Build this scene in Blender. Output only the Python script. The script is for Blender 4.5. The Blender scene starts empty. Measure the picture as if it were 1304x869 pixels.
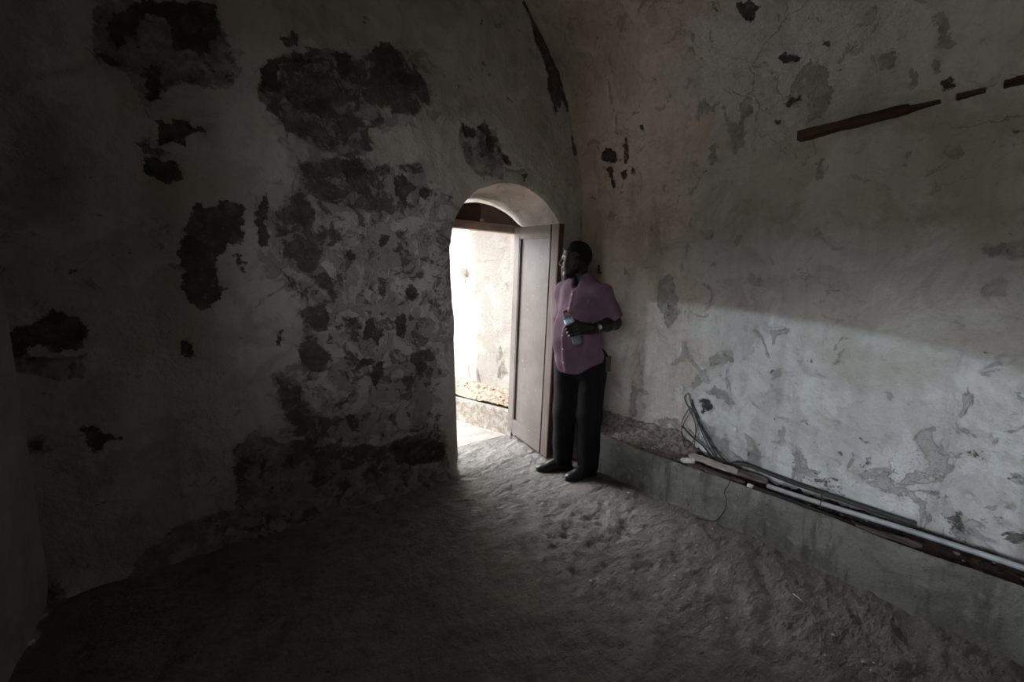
import bpy, bmesh, math, random
import numpy as np
from mathutils import Vector, Matrix

SC = bpy.context.scene
COL = SC.collection

# ---------------------------------------------------------------- camera
# Room frame in metres: x runs along the end wall with the doorway, y points out through the doorway, z up.
cam_d = bpy.data.cameras.new('camera')
cam_d.sensor_width = 36.0
cam_d.lens = 36.0 * 529.0 / 1304.0
cam_d.clip_start = 0.02
cam = bpy.data.objects.new('camera', cam_d)
COL.objects.link(cam)
cam.location = (-1.4531, -2.6537, 1.40)
PITCH = math.radians(7.165)
YAW = math.atan2(0.59334, 0.80495)
cam.rotation_euler = (math.pi / 2 - PITCH, 0.0, -YAW)
SC.camera = cam

# ---------------------------------------------------------------- light
world = bpy.data.worlds.new('overcast_sky')
SC.world = world
world.use_nodes = True
bg = world.node_tree.nodes['Background']
bg.inputs[0].default_value = (0.93, 0.96, 1.0, 1)
bg.inputs[1].default_value = 16.5

sun_d = bpy.data.lights.new('hazy_sun', 'SUN')
sun_d.energy = 0.74
sun_d.angle = math.radians(0.7)
sun_d.color = (0.74, 0.88, 1.0)
sun = bpy.data.objects.new('hazy_sun', sun_d)
COL.objects.link(sun)
sun.rotation_euler = Vector((1.0, 0.30, -0.258)).to_track_quat('-Z', 'Y').to_euler()


def portal(name, loc, direction, sx, sy):
    d = bpy.data.lights.new(name, 'AREA')
    d.shape = 'RECTANGLE'; d.size = sx; d.size_y = sy
    d.cycles.is_portal = True
    o = bpy.data.objects.new(name, d)
    COL.objects.link(o)
    o.location = loc
    o.rotation_euler = Vector(direction).to_track_quat('-Z', 'Y').to_euler()


portal('doorway_portal', (0.42, 0.49, 0.98), (0, -1, 0), 0.90, 1.95)
portal('window_portal', (-2.70, -2.8, 1.65), (1, 0, 0), 2.4, 1.35)

vs = SC.view_settings
vs.view_transform = 'Standard'
vs.look = 'None'
vs.exposure = 0.38
vs.gamma = 1.0
vs.use_curve_mapping = False
SC.cycles.max_bounces = 10
SC.cycles.diffuse_bounces = 6
SC.cycles.caustics_reflective = False
SC.cycles.caustics_refractive = False
SC.cycles.sample_clamp_indirect = 6.0

# ---------------------------------------------------------------- helpers
rng = np.random.default_rng(11)
random.seed(5)
_LAT = rng.random((64, 256, 256)).astype(np.float32)


def vnoise(x, y, seed=0):
    g = _LAT[seed % 64]
    xi = np.floor(x).astype(int); yi = np.floor(y).astype(int)
    fx = x - xi; fy = y - yi
    fx = fx * fx * fx * (fx * (fx * 6 - 15) + 10); fy = fy * fy * fy * (fy * (fy * 6 - 15) + 10)
    a = g[xi % 256, yi % 256]; b = g[(xi + 1) % 256, yi % 256]
    c = g[xi % 256, (yi + 1) % 256]; d = g[(xi + 1) % 256, (yi + 1) % 256]
    return (a * (1 - fx) + b * fx) * (1 - fy) + (c * (1 - fx) + d * fx) * fy


def fbm(x, y, freq, octaves=4, seed=0, gain=0.5):
    s = 0.0; a = 1.0; t = 0.0
    for i in range(octaves):
        s = s + a * (vnoise(x * freq + 17.3 * i, y * freq + 9.1 * i, seed + i) - 0.5)
        t += a; a *= gain; freq *= 2.03
    return s / t


def tag(o, label=None, cat=None, group=None, kind=None):
    if label: o['label'] = label
    if cat: o['category'] = cat
    if group: o['group'] = group
    if kind: o['kind'] = kind
    return o


def link(name, me, mat=None, parent=None, smooth=False):
    o = bpy.data.objects.new(name, me)
    COL.objects.link(o)
    if mat is not None and len(me.materials) == 0:
        me.materials.append(mat)
    if parent is not None:
        o.parent = parent
    if smooth:
        me.polygons.foreach_set('use_smooth', np.ones(len(me.polygons), bool))
    return o


def empty(name, loc=(0, 0, 0), rotz=0.0):
    o = bpy.data.objects.new(name, None)
    o.empty_display_size = 0.1
    COL.objects.link(o)
    o.location = loc; o.rotation_euler = (0, 0, rotz)
    return o


def from_np(name, V, Fq, mat, parent=None, smooth=True, attrs=None):
    me = bpy.data.meshes.new(name)
    V = np.asarray(V, np.float32); Fq = np.asarray(Fq, np.int32)
    n = Fq.shape[1]
    me.vertices.add(len(V)); me.vertices.foreach_set('co', V.ravel())
    me.loops.add(Fq.size); me.loops.foreach_set('vertex_index', Fq.ravel())
    me.polygons.add(len(Fq)); me.polygons.foreach_set('loop_start', np.arange(0, Fq.size, n, dtype=np.int32))
    me.update(calc_edges=True)
    me.validate()
    for k, a in (attrs or {}).items():
        at = me.attributes.new(k, 'FLOAT', 'POINT')
        at.data.foreach_set('value', np.asarray(a, np.float32).ravel())
    return link(name, me, mat, parent, smooth)


def grid_faces(nu, nv):
    i = np.arange(nu - 1)[:, None] * nv + np.arange(nv - 1)[None, :]
    i = i.ravel()
    return np.stack([i, i + nv, i + nv + 1, i + 1], 1)


def bm_obj(name, bm, mat, parent=None, smooth=False, bevel=0.0, recalc=True):
    if bevel > 0:
        bmesh.ops.bevel(bm, geom=list(bm.edges), offset=bevel, segments=2, affect='EDGES', profile=0.6)
    if recalc:
        bmesh.ops.recalc_face_normals(bm, faces=bm.faces)
    me = bpy.data.meshes.new(name)
    bm.to_mesh(me); bm.free()
    return link(name, me, mat, parent, smooth)


def add_box(bm, lo, hi, M=None):
    vs_ = []
    for x in (lo[0], hi[0]):
        for y in (lo[1], hi[1]):
            for z in (lo[2], hi[2]):
                v = Vector((x, y, z))
                vs_.append(bm.verts.new(M @ v if M else v))
    for f in ((0, 1, 3, 2), (4, 6, 7, 5), (0, 4, 5, 1), (2, 3, 7, 6), (0, 2, 6, 4), (1, 5, 7, 3)):
        bm.faces.new([vs_[i] for i in f])


def box(name, lo, hi, mat, parent=None, bevel=0.0, M=None):
    bm = bmesh.new(); add_box(bm, lo, hi, M)
    return bm_obj(name, bm, mat, parent, bevel=bevel)


def tube_bm(bm, pts, r, seg=8, caps=True):
    pts = [Vector(p) for p in pts]
    rs = r if isinstance(r, (list, tuple)) else [r] * len(pts)
    rings = []
    up = Vector((0, 0, 1))
    prev = None
    for i, p in enumerate(pts):
        d = (pts[min(i + 1, len(pts) - 1)] - pts[max(i - 1, 0)]).normalized()
        if prev is None:
            a = d.cross(up if abs(d.z) < 0.9 else Vector((1, 0, 0))).normalized()
        else:
            a = (prev - d * prev.dot(d)).normalized()
        prev = a
        b = d.cross(a)
        rings.append([bm.verts.new(p + (a * math.cos(2 * math.pi * k / seg) + b * math.sin(2 * math.pi * k / seg)) * rs[i]) for k in range(seg)])
    for i in range(len(rings) - 1):
        for k in range(seg):
            bm.faces.new([rings[i][k], rings[i][(k + 1) % seg], rings[i + 1][(k + 1) % seg], rings[i + 1][k]])
    if caps:
        bm.faces.new(rings[0][::-1]); bm.faces.new(rings[-1])


def spline(pts, n=8):
    P = [Vector(p) for p in pts]
    P = [P[0] * 2 - P[1]] + P + [P[-1] * 2 - P[-2]]
    out = []
    for i in range(1, len(P) - 2):
        for k in range(n):
            t = k / n
            a, b, c, d = P[i - 1], P[i], P[i + 1], P[i + 2]
            out.append(0.5 * ((2 * b) + (c - a) * t + (2 * a - 5 * b + 4 * c - d) * t * t + (3 * b - a - 3 * c + d) * t ** 3))
    out.append(P[-2])
    return out


def tube(name, pts, r, mat, parent=None, seg=8, smooth=True):
    bm = bmesh.new(); tube_bm(bm, pts, r, seg)
    return bm_obj(name, bm, mat, parent, smooth)


def lathe(name, prof, mat, parent=None, seg=20, M=None, smooth=True, caps=True):
    bm = bmesh.new()
    rings = []
    for r, z in prof:
        rings.append([bm.verts.new((M @ Vector((r * math.cos(2 * math.pi * k / seg), r * math.sin(2 * math.pi * k / seg), z))) if M else (r * math.cos(2 * math.pi * k / seg), r * math.sin(2 * math.pi * k / seg), z)) for k in range(seg)])
    for i in range(len(rings) - 1):
        for k in range(seg):
            bm.faces.new([rings[i][k], rings[i][(k + 1) % seg], rings[i + 1][(k + 1) % seg], rings[i + 1][k]])
    if caps:
        bm.faces.new(rings[0][::-1]); bm.faces.new(rings[-1])
    return bm_obj(name, bm, mat, parent, smooth)


# ---------------------------------------------------------------- materials
class NT:
    """Small wrapper for building node materials."""

    def __init__(self, name):
        self.m = bpy.data.materials.new(name); self.m.use_nodes = True
        self.t = self.m.node_tree; self.N = self.t.nodes; self.L = self.t.links
        self.b = self.N['Principled BSDF']
        self.pos = self.N.new('ShaderNodeNewGeometry').outputs['Position']

    def put(self, sock, v):
        if isinstance(v, bpy.types.NodeSocket):
            self.L.new(v, sock)
        elif v is not None:
            sock.default_value = (*v, 1) if isinstance(v, tuple) and len(v) == 3 and sock.type == 'RGBA' else v

    def noise(self, scale, detail=4, rough=0.55, vec=None, dist=0.0, col=False):
        n = self.N.new('ShaderNodeTexNoise')
        self.put(n.inputs['Vector'], vec if vec is not None else self.pos)
        n.inputs['Scale'].default_value = scale; n.inputs['Detail'].default_value = detail
        n.inputs['Roughness'].default_value = rough; n.inputs['Distortion'].default_value = dist
        return n.outputs['Color' if col else 'Fac']

    def mapping(self, scale, rot=(0, 0, 0)):
        n = self.N.new('ShaderNodeMapping'); self.put(n.inputs['Vector'], self.pos)
        n.inputs['Scale'].default_value = scale; n.inputs['Rotation'].default_value = rot
        return n.outputs[0]

    def math(self, op, a, b=None, c=None, clamp=False):
        n = self.N.new('ShaderNodeMath'); n.operation = op; n.use_clamp = clamp
        for i, v in enumerate((a, b, c)):
            if v is not None: self.put(n.inputs[i], v)
        return n.outputs[0]

    def ramp(self, v, lo, hi, a=0.0, b=1.0):
        n = self.N.new('ShaderNodeMapRange'); n.interpolation_type = 'SMOOTHSTEP'
        for s, x in zip(n.inputs[:5], (v, lo, hi, a, b)): self.put(s, x)
        return n.outputs[0]

    def mix(self, f, a, b, mode='MIX'):
        n = self.N.new('ShaderNodeMix'); n.data_type = 'RGBA'; n.blend_type = mode
        self.put(n.inputs[0], f); self.put(n.inputs[6], a); self.put(n.inputs[7], b)
        return n.outputs[2]

    def attr(self, name):
        n = self.N.new('ShaderNodeAttribute'); n.attribute_name = name
        return n.outputs['Fac']

    def voronoi(self, scale, vec=None, feature='F1'):
        n = self.N.new('ShaderNodeTexVoronoi'); n.feature = feature
        self.put(n.inputs['Vector'], vec if vec is not None else self.pos)
        n.inputs['Scale'].default_value = scale
        return n.outputs['Distance']

    def bump(self, h, strength=0.5, dist=0.01):
        n = self.N.new('ShaderNodeBump'); n.inputs['Strength'].default_value = strength
        n.inputs['Distance'].default_value = dist
        self.put(n.inputs['Height'], h)
        self.L.new(n.outputs[0], self.b.inputs['Normal'])

    def done(self, col, rough=0.9, spec=0.3, metal=0.0):
        self.put(self.b.inputs['Base Color'], col); self.put(self.b.inputs['Roughness'], rough)
        self.put(self.b.inputs['Specular IOR Level'], spec); self.put(self.b.inputs['Metallic'], metal)
        return self.m


def plaster(name, base, base2, mould, mould2, grey, grey2, tintc, bump=0.9, edge=0.95, flake=0.11, dirt=(0.17, 0.155, 0.12), near=None, crack=0.3):
    """Old limewashed plaster: layered washes, bared plaster (G), black mould (D), discolouring (T), flaking zones (M)."""
    k = NT(name)
    n1 = k.noise(1.3, 5, 0.6); n2 = k.noise(7, 6, 0.62, dist=0.4); n3 = k.noise(34, 5, 0.65)
    nl = k.noise(2.1, 10, 0.66, dist=0.5)
    ns = k.noise(1.0, 5, 0.6, vec=k.mapping((9, 9, 0.9)))
    if near is not None:                                    # warm door-side light put into the wash colour towards the corner
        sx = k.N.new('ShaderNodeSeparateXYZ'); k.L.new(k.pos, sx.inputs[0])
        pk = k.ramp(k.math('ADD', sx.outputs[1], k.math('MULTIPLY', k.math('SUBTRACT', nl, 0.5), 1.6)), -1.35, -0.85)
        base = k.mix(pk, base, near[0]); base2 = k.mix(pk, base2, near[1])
    c = k.mix(k.ramp(nl, 0.47, 0.53), base, base2)
    c = k.mix(k.math('MULTIPLY', k.ramp(n1, 0.40, 0.65), 0.5), c, k.mix(0.30, c, dirt))
    c = k.mix(k.math('MULTIPLY', k.ramp(k.noise(3.3, 9, 0.7, dist=0.8), 0.50, 0.66), 0.7), c, k.mix(0.40, c, dirt))
    c = k.mix(k.math('MULTIPLY', k.ramp(ns, 0.45, 0.75), 0.40), c, k.mix(0.5, c, dirt))
    c = k.mix(k.math('MULTIPLY', k.ramp(n2, 0.5, 0.75), 0.5), c, k.mix(0.45, c, (0.22, 0.2, 0.17)))
    # discoloured zones keep soft borders
    tf = k.ramp(k.math('ADD', k.attr('T'), k.math('MULTIPLY', k.math('SUBTRACT', n2, 0.5), 2.4)), -0.5, 1.0)
    c = k.mix(k.math('MULTIPLY', tf, 0.7), c, tintc)
    warp = k.math('ADD', k.math('MULTIPLY', k.math('SUBTRACT', n3, 0.5), 2.2 * edge), k.math('MULTIPLY', k.math('SUBTRACT', n2, 0.5), 2.6 * edge))
    g = k.ramp(k.math('ADD', k.attr('G'), warp), -0.05, 0.10)
    # flaking: scattered patches with density set by M
    n4 = k.noise(5.5, 9, 0.66, dist=0.9)
    mz = k.ramp(k.attr('M'), -1.0, 1.0, 0.0, flake)
    fl = k.ramp(k.math('ADD', n4, mz), 0.61, 0.66)
    g = k.math('MULTIPLY', g, k.ramp(k.noise(13, 9, 0.7, dist=0.4), 0.38, 0.58, 0.35, 1.0))
    g = k.math('MAXIMUM', g, k.math('MULTIPLY', fl, 0.62))
    gc = k.mix(k.ramp(n2, 0.4, 0.62), grey, grey2)
    c = k.mix(k.math('MULTIPLY', g, 0.86), c, gc)
    d = k.ramp(k.math('ADD', k.attr('D'), k.math('MULTIPLY', warp, 1.0)), -0.04, 0.12)
    gz = k.math('ADD', k.math('MULTIPLY', mz, 0.8), k.ramp(k.attr('G'), -0.6, 0.6, 0.0, flake * 0.7))
    dspeck = k.math('MULTIPLY', k.ramp(k.math('ADD', k.noise(9, 9, 0.72, dist=0.5), gz), 0.655, 0.69), 0.8)
    d = k.math('MAXIMUM', k.math('MULTIPLY', d, k.ramp(k.noise(19, 8, 0.7), 0.30, 0.45, 0.55, 1.0)), dspeck)
    dc = k.mix(k.ramp(k.noise(12, 8, 0.72, dist=0.4), 0.42, 0.70), mould, mould2)
    c = k.mix(k.math('MULTIPLY', d, 0.95), c, dc)
    c = k.mix(k.math('MULTIPLY', k.ramp(k.noise(48, 7, 0.75, dist=0.4), 0.60, 0.68), 0.45), c, k.mix(0.6, c, (0.10, 0.09, 0.08)))
    c = k.mix(k.math('MULTIPLY', k.ramp(k.noise(38, 7, 0.75, dist=0.6), 0.61, 0.68), 0.30), c, k.mix(0.5, c, (0.85, 0.84, 0.82)))
    wv = k.N.new('ShaderNodeVectorMath'); wv.operation = 'MULTIPLY_ADD'
    k.L.new(k.noise(5, 4, 0.6, col=True), wv.inputs[0]); wv.inputs[1].default_value = (0.25, 0.25, 0.25); k.L.new(k.pos, wv.inputs[2])
    cr = k.math('MULTIPLY', k.ramp(k.voronoi(3.1, wv.outputs[0], 'DISTANCE_TO_EDGE'), 0.002, 0.008, 1.0, 0.0), k.ramp(k.noise(1.7, 4), 0.53, 0.66))
    c = k.mix(k.math('MULTIPLY', cr, crack), c, (0.12, 0.10, 0.085))
    h = k.math('ADD', k.math('MULTIPLY', n3, 0.35), k.math('MULTIPLY', n2, 0.5))
    h = k.math('ADD', h, k.math('MULTIPLY', k.noise(120, 4, 0.7), 0.12))
    h = k.math('ADD', h, k.math('MULTIPLY', k.ramp(nl, 0.47, 0.53), -0.06))
    h = k.math('SUBTRACT', h, k.math('MULTIPLY', k.math('ADD', k.math('ADD', g, d), cr), 0.22))
    k.bump(h, bump, 0.045)
    return k.done(c, 0.93, 0.2)


def simple(name, col, col2=None, scale=6, rough=0.8, spec=0.3, bump=0.0, bscale=40, metal=0.0, stretch=None):
    k = NT(name)
    vec = k.mapping(stretch) if stretch else None
    c = col
    if col2:
        c = k.mix(k.ramp(k.noise(scale, 6, 0.65, vec=vec), 0.36, 0.66), col, col2)
    if bump:
        k.bump(k.noise(bscale, 5, 0.65, vec=vec), bump, 0.01)
    return k.done(c, rough, spec, metal)


M = {}
M['back'] = plaster('end_wall_plaster', (0.56, 0.53, 0.485), (0.475, 0.44, 0.395), (0.055, 0.052, 0.045), (0.15, 0.14, 0.125),
                    (0.14, 0.135, 0.12), (0.23, 0.22, 0.195), (0.24, 0.26, 0.235), 0.9, flake=0.145)
M['right'] = plaster('side_wall_plaster', (0.60, 0.60, 0.60), (0.52, 0.51, 0.49), (0.035, 0.03, 0.025), (0.10, 0.085, 0.07),
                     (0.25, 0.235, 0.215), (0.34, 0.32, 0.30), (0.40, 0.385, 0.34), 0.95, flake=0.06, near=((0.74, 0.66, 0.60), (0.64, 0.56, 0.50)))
M['vault'] = M['right']
# outlines of mould, bared plaster and discoloured patches, in metres on the wall
BACK_MARKS = {
  'D': [
    [(-1.7,2.589),(-1.584,2.698),(-1.295,2.806),(-1.295,2.659),(-1.346,2.556),(-1.429,2.566),(-1.483,2.525),(-1.492,2.663),(-1.569,2.647),(-1.624,2.549),(-1.677,2.453),(-1.709,2.487)],
    [(-1.589,2.411),(-1.539,2.437),(-1.542,2.282),(-1.601,2.267)],
    [(-1.774,2.434),(-1.714,2.43),(-1.655,2.392),(-1.719,2.373)],
    [(-1.584,2.188),(-1.558,2.2),(-1.54,2.18),(-1.497,2.214),(-1.456,2.223),(-1.437,2.19),(-1.394,2.193),(-1.385,2.176),(-1.439,2.165),(-1.462,2.141),(-1.462,2.078),(-1.517,2.093),(-1.559,2.066),(-1.583,2.08),(-1.572,2.155)],
    [(-1.641,2.02),(-1.61,2.038),(-1.564,2.01),(-1.513,2.019),(-1.497,1.958),(-1.495,1.921),(-1.53,1.928),(-1.553,1.9),(-1.59,1.925),(-1.638,1.936)],
    [(-1.493,1.739),(-1.506,1.662),(-1.542,1.584),(-1.54,1.527),(-1.519,1.489),(-1.534,1.412),(-1.517,1.353),(-1.495,1.313),(-1.465,1.284),(-1.43,1.312),(-1.388,1.351),(-1.364,1.4),(-1.39,1.452),(-1.391,1.532),(-1.361,1.586),(-1.317,1.636),(-1.272,1.631),(-1.26,1.701),(-1.27,1.76),(-1.251,1.834),(-1.27,1.86),(-1.3,1.829),(-1.332,1.852),(-1.368,1.805),(-1.414,1.8),(-1.447,1.857),(-1.463,1.818),(-1.481,1.778)],
    [(-1.31,1.588),(-1.282,1.59),(-1.26,1.496),(-1.283,1.475),(-1.313,1.535)],
    [(-2.111,1.224),(-2.045,1.267),(-1.986,1.306),(-1.913,1.273),(-1.886,1.235),(-1.905,1.175),(-1.917,1.138),(-1.969,1.131),(-2.003,1.121),(-2.041,1.149),(-2.089,1.141),(-2.117,1.085),(-2.125,1.121)],
    [(-1.56,1.143),(-1.528,1.141),(-1.518,1.063),(-1.545,1.059),(-1.563,1.109)],
    [(-1.964,0.767),(-1.913,0.789),(-1.882,0.737),(-1.824,0.698),(-1.878,0.67),(-1.918,0.64),(-1.948,0.699)],
    [(-1.928,1.477),(-1.911,1.483),(-1.914,1.448),(-1.926,1.453)],
    [(-1.019,2.725),(-0.964,2.777),(-0.925,2.769),(-0.942,2.716),(-0.995,2.699)],
    [(-1.119,2.535),(-1.064,2.618),(-0.862,2.679),(-0.806,2.682),(-0.92,2.634),(-1.04,2.584),(-1.058,2.512),(-1.021,2.481),(-1.088,2.437),(-1.137,2.437)],
    [(-0.945,2.432),(-0.816,2.479),(-0.79,2.427),(-0.822,2.376),(-0.92,2.382)],
    [(-0.542,2.807),(-0.464,2.907),(-0.355,2.865),(-0.341,2.759),(-0.213,2.764),(-0.196,2.719),(-0.254,2.663),(-0.362,2.674),(-0.429,2.718),(-0.495,2.761)],
    [(-0.745,2.744),(-0.685,2.748),(-0.642,2.687),(-0.707,2.595),(-0.75,2.641)],
    [(-0.744,2.153),(-0.633,2.196),(-0.588,2.101),(-0.656,2.027),(-0.719,2.034)],
    [(-0.426,2.11),(-0.362,2.137),(-0.3,2.061),(-0.36,1.934),(-0.421,1.994)],
    [(0.051,2.56),(0.093,2.516),(0.182,2.517),(0.17,2.459),(0.103,2.464)],
    [(0.193,2.537),(0.262,2.598),(0.308,2.525),(0.367,2.5),(0.343,2.39),(0.272,2.387),(0.273,2.499)],
    [(-0.252,2.068),(-0.175,2.061),(-0.216,1.986),(-0.264,2.015)],
    [(-1.198,1.783),(-1.137,1.959),(-1.136,1.874),(-1.161,1.688),(-1.205,1.685)],
    [(0.598,3.514),(0.701,3.553),(0.715,3.483),(0.824,3.408),(0.91,3.319),(0.97,3.198),(1.032,3.073),(1.098,2.882),(1.083,2.847),(1.02,2.926),(0.948,2.784),(0.888,2.892),(0.844,2.982),(0.857,3.065),(0.799,3.186),(0.73,3.28),(0.689,3.418)],
    [(1.127,2.718),(1.171,2.732),(1.208,2.534),(1.157,2.514)],
    [(0.399,2.401),(0.474,2.395),(0.486,2.329),(0.424,2.338)],
    [(0.59,2.286),(0.657,2.297),(0.644,2.213),(0.604,2.228)],
    [(0.22,3.262),(0.253,3.265),(0.242,3.209)],
    [(-1.197,1.75),(-1.151,1.763),(-1.151,1.633),(-1.19,1.622)],
    [(-1.291,1.758),(-1.259,1.761),(-1.271,1.635),(-1.3,1.633)],
    [(-1.296,1.583),(-1.255,1.542),(-1.259,1.482),(-1.296,1.473)],
    [(-0.761,1.628),(-0.712,1.65),(-0.687,1.563),(-0.735,1.571)],
    [(-0.54,1.73),(-0.477,1.735),(-0.49,1.683),(-0.532,1.67)],
    [(-0.356,1.427),(-0.31,1.438),(-0.284,1.373),(-0.325,1.323),(-0.363,1.352)],
    [(-0.644,1.202),(-0.603,1.21),(-0.594,1.158),(-0.542,1.155),(-0.527,1.09),(-0.578,1.041),(-0.608,1.085),(-0.669,1.079)],
    [(-0.453,1.214),(-0.386,1.222),(-0.371,1.124),(-0.414,1.061),(-0.453,1.107)],
    [(-0.79,1.228),(-0.683,1.224),(-0.667,1.141),(-0.726,1.145)],
    [(-1.15,1.151),(-1.1,1.176),(-1.123,1.075),(-1.147,1.077)],
    [(-0.736,0.93),(-0.612,0.991),(-0.604,0.927),(-0.718,0.887)],
    [(-0.626,0.908),(-0.551,0.932),(-0.555,0.835),(-0.601,0.755),(-0.64,0.824)],
    [(-0.327,0.897),(-0.231,0.887),(-0.245,0.819),(-0.317,0.839)],
    [(-0.81,0.619),(-0.721,0.613),(-0.725,0.517),(-0.775,0.517)],
    [(-0.508,0.336),(-0.32,0.34),(-0.221,0.342),(-0.119,0.27),(-0.109,0.143),(-0.326,0.15),(-0.489,0.217)],
  ],
  'G': [
    [(-1.383,0.43),(-1.289,0.462),(-1.147,0.407),(-1.004,0.473),(-0.821,0.378),(-0.679,0.398),(-0.595,0.357),(-0.461,0.372),(-0.319,0.387),(-0.219,0.39),(-0.104,0.329),(-0.093,0.239),(-0.057,-0.08),(-0.23,-0.08),(-0.473,-0.08),(-0.896,-0.08),(-1.408,0.076)],
    [(-2.126,0.133),(-2.009,-0.08),(-1.881,-0.08),(-1.808,0.086),(-1.73,0.116),(-1.67,0.177),(-1.589,0.195),(-1.467,0.202),(-1.417,0.193),(-1.345,0.301),(-1.216,0.178),(-1.035,0.245),(-0.999,0.181),(-1.012,-0.08),(-1.409,-0.08),(-1.888,-0.08),(-2.131,-0.08)],
    [(-1.755,2.591),(-1.694,2.657),(-1.295,2.806),(-1.286,2.699),(-1.255,2.597),(-1.226,2.517),(-1.255,2.432),(-1.337,2.384),(-1.412,2.389),(-1.495,2.366),(-1.54,2.307),(-1.574,2.25),(-1.612,2.253),(-1.634,2.317),(-1.676,2.363),(-1.727,2.382),(-1.776,2.411),(-1.755,2.505)],
    [(-1.669,2.075),(-1.613,2.122),(-1.598,2.077),(-1.52,2.055),(-1.564,2.01),(-1.641,2.02)],
    [(-2.125,1.121),(-2.121,1.05),(-2.016,0.989),(-1.929,1.003),(-1.912,1.101)],
    [(-1.117,2.562),(-1.05,2.635),(-0.846,2.726),(-0.7,2.758),(-0.625,2.722),(-0.509,2.832),(-0.372,2.875),(-0.304,2.802),(-0.195,2.752),(-0.169,2.66),(-0.238,2.543),(-0.333,2.48),(-0.455,2.508),(-0.587,2.507),(-0.654,2.43),(-0.577,2.37),(-0.566,2.247),(-0.633,2.188),(-0.728,2.171),(-0.832,2.182),(-0.943,2.219),(-1.008,2.263),(-1.106,2.351),(-1.152,2.393)],
    [(-0.977,2.098),(-0.759,2.166),(-0.539,2.093),(-0.474,1.988),(-0.514,1.867),(-0.711,1.879),(-0.846,1.909),(-0.958,1.955)],
    [(-0.415,2.178),(-0.248,2.223),(-0.211,2.16),(-0.362,2.137)],
    [(0.04,2.504),(0.356,2.554),(0.416,2.414),(0.415,2.22),(0.212,2.208),(0.079,2.279)],
    [(-1.115,1.805),(-0.972,1.953),(-0.894,1.843),(-0.958,1.703),(-1.109,1.692)],
    [(0.217,2.973),(0.262,3.004),(0.296,2.97)],
    [(-1.072,1.638),(-0.81,1.748),(-0.757,1.695),(-0.926,1.573),(-0.824,1.463),(-0.83,1.347),(-0.949,1.461),(-1.063,1.531)],
    [(-1.011,1.274),(-0.886,1.319),(-0.855,1.231),(-0.877,1.153),(-0.966,1.159),(-0.9,1.057),(-0.849,0.973),(-1.015,0.912),(-1.043,1.012),(-1.002,1.142)],
    [(-0.349,0.944),(-0.204,0.977),(-0.156,0.879),(-0.209,0.768),(-0.305,0.827)],
    [(-0.423,0.796),(-0.353,0.81),(-0.308,0.735),(-0.357,0.685),(-0.402,0.737)],
    [(-1.189,0.915),(-1.116,0.924),(-1.036,0.837),(-1.007,0.735),(-0.94,0.643),(-0.832,0.56),(-0.855,0.481),(-0.985,0.489),(-1.087,0.552),(-1.13,0.678),(-1.155,0.816)],
    [(-1.376,0.54),(-1.279,0.612),(-1.141,0.504),(-1.002,0.513),(-0.82,0.409),(-0.679,0.398),(-0.595,0.357),(-0.604,0.133),(-1.078,0.103),(-1.399,0.207)],
    [(-2.127,0.752),(-2.071,0.752),(-2.061,0.687),(-2.126,0.679)],
  ],
  'T': [
    [(-1.391,1.166),(-1.338,1.236),(-1.277,1.233),(-1.267,1.196),(-1.33,1.177),(-1.369,1.143)],
    [(-2.062,2.09),(-1.963,2.197),(-1.835,2.219),(-1.813,2.091),(-1.828,1.837),(-1.909,1.689),(-2.064,1.631),(-2.108,1.628)],
  ],
  'M': [
    [(-1.185,1.768),(-0.887,2.228),(-0.532,2.207),(-0.107,2.13),(0.136,1.784),(-0.073,0.94),(-0.15,0.312),(-0.662,0.265),(-1.078,0.323),(-1.176,0.725),(-0.988,1.164),(-1.164,1.519)],
    [(-1.057,2.629),(-0.198,2.94),(-0.096,2.585),(-0.53,2.254),(-1.046,2.197),(-1.143,2.412)],
  ],
}
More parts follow.
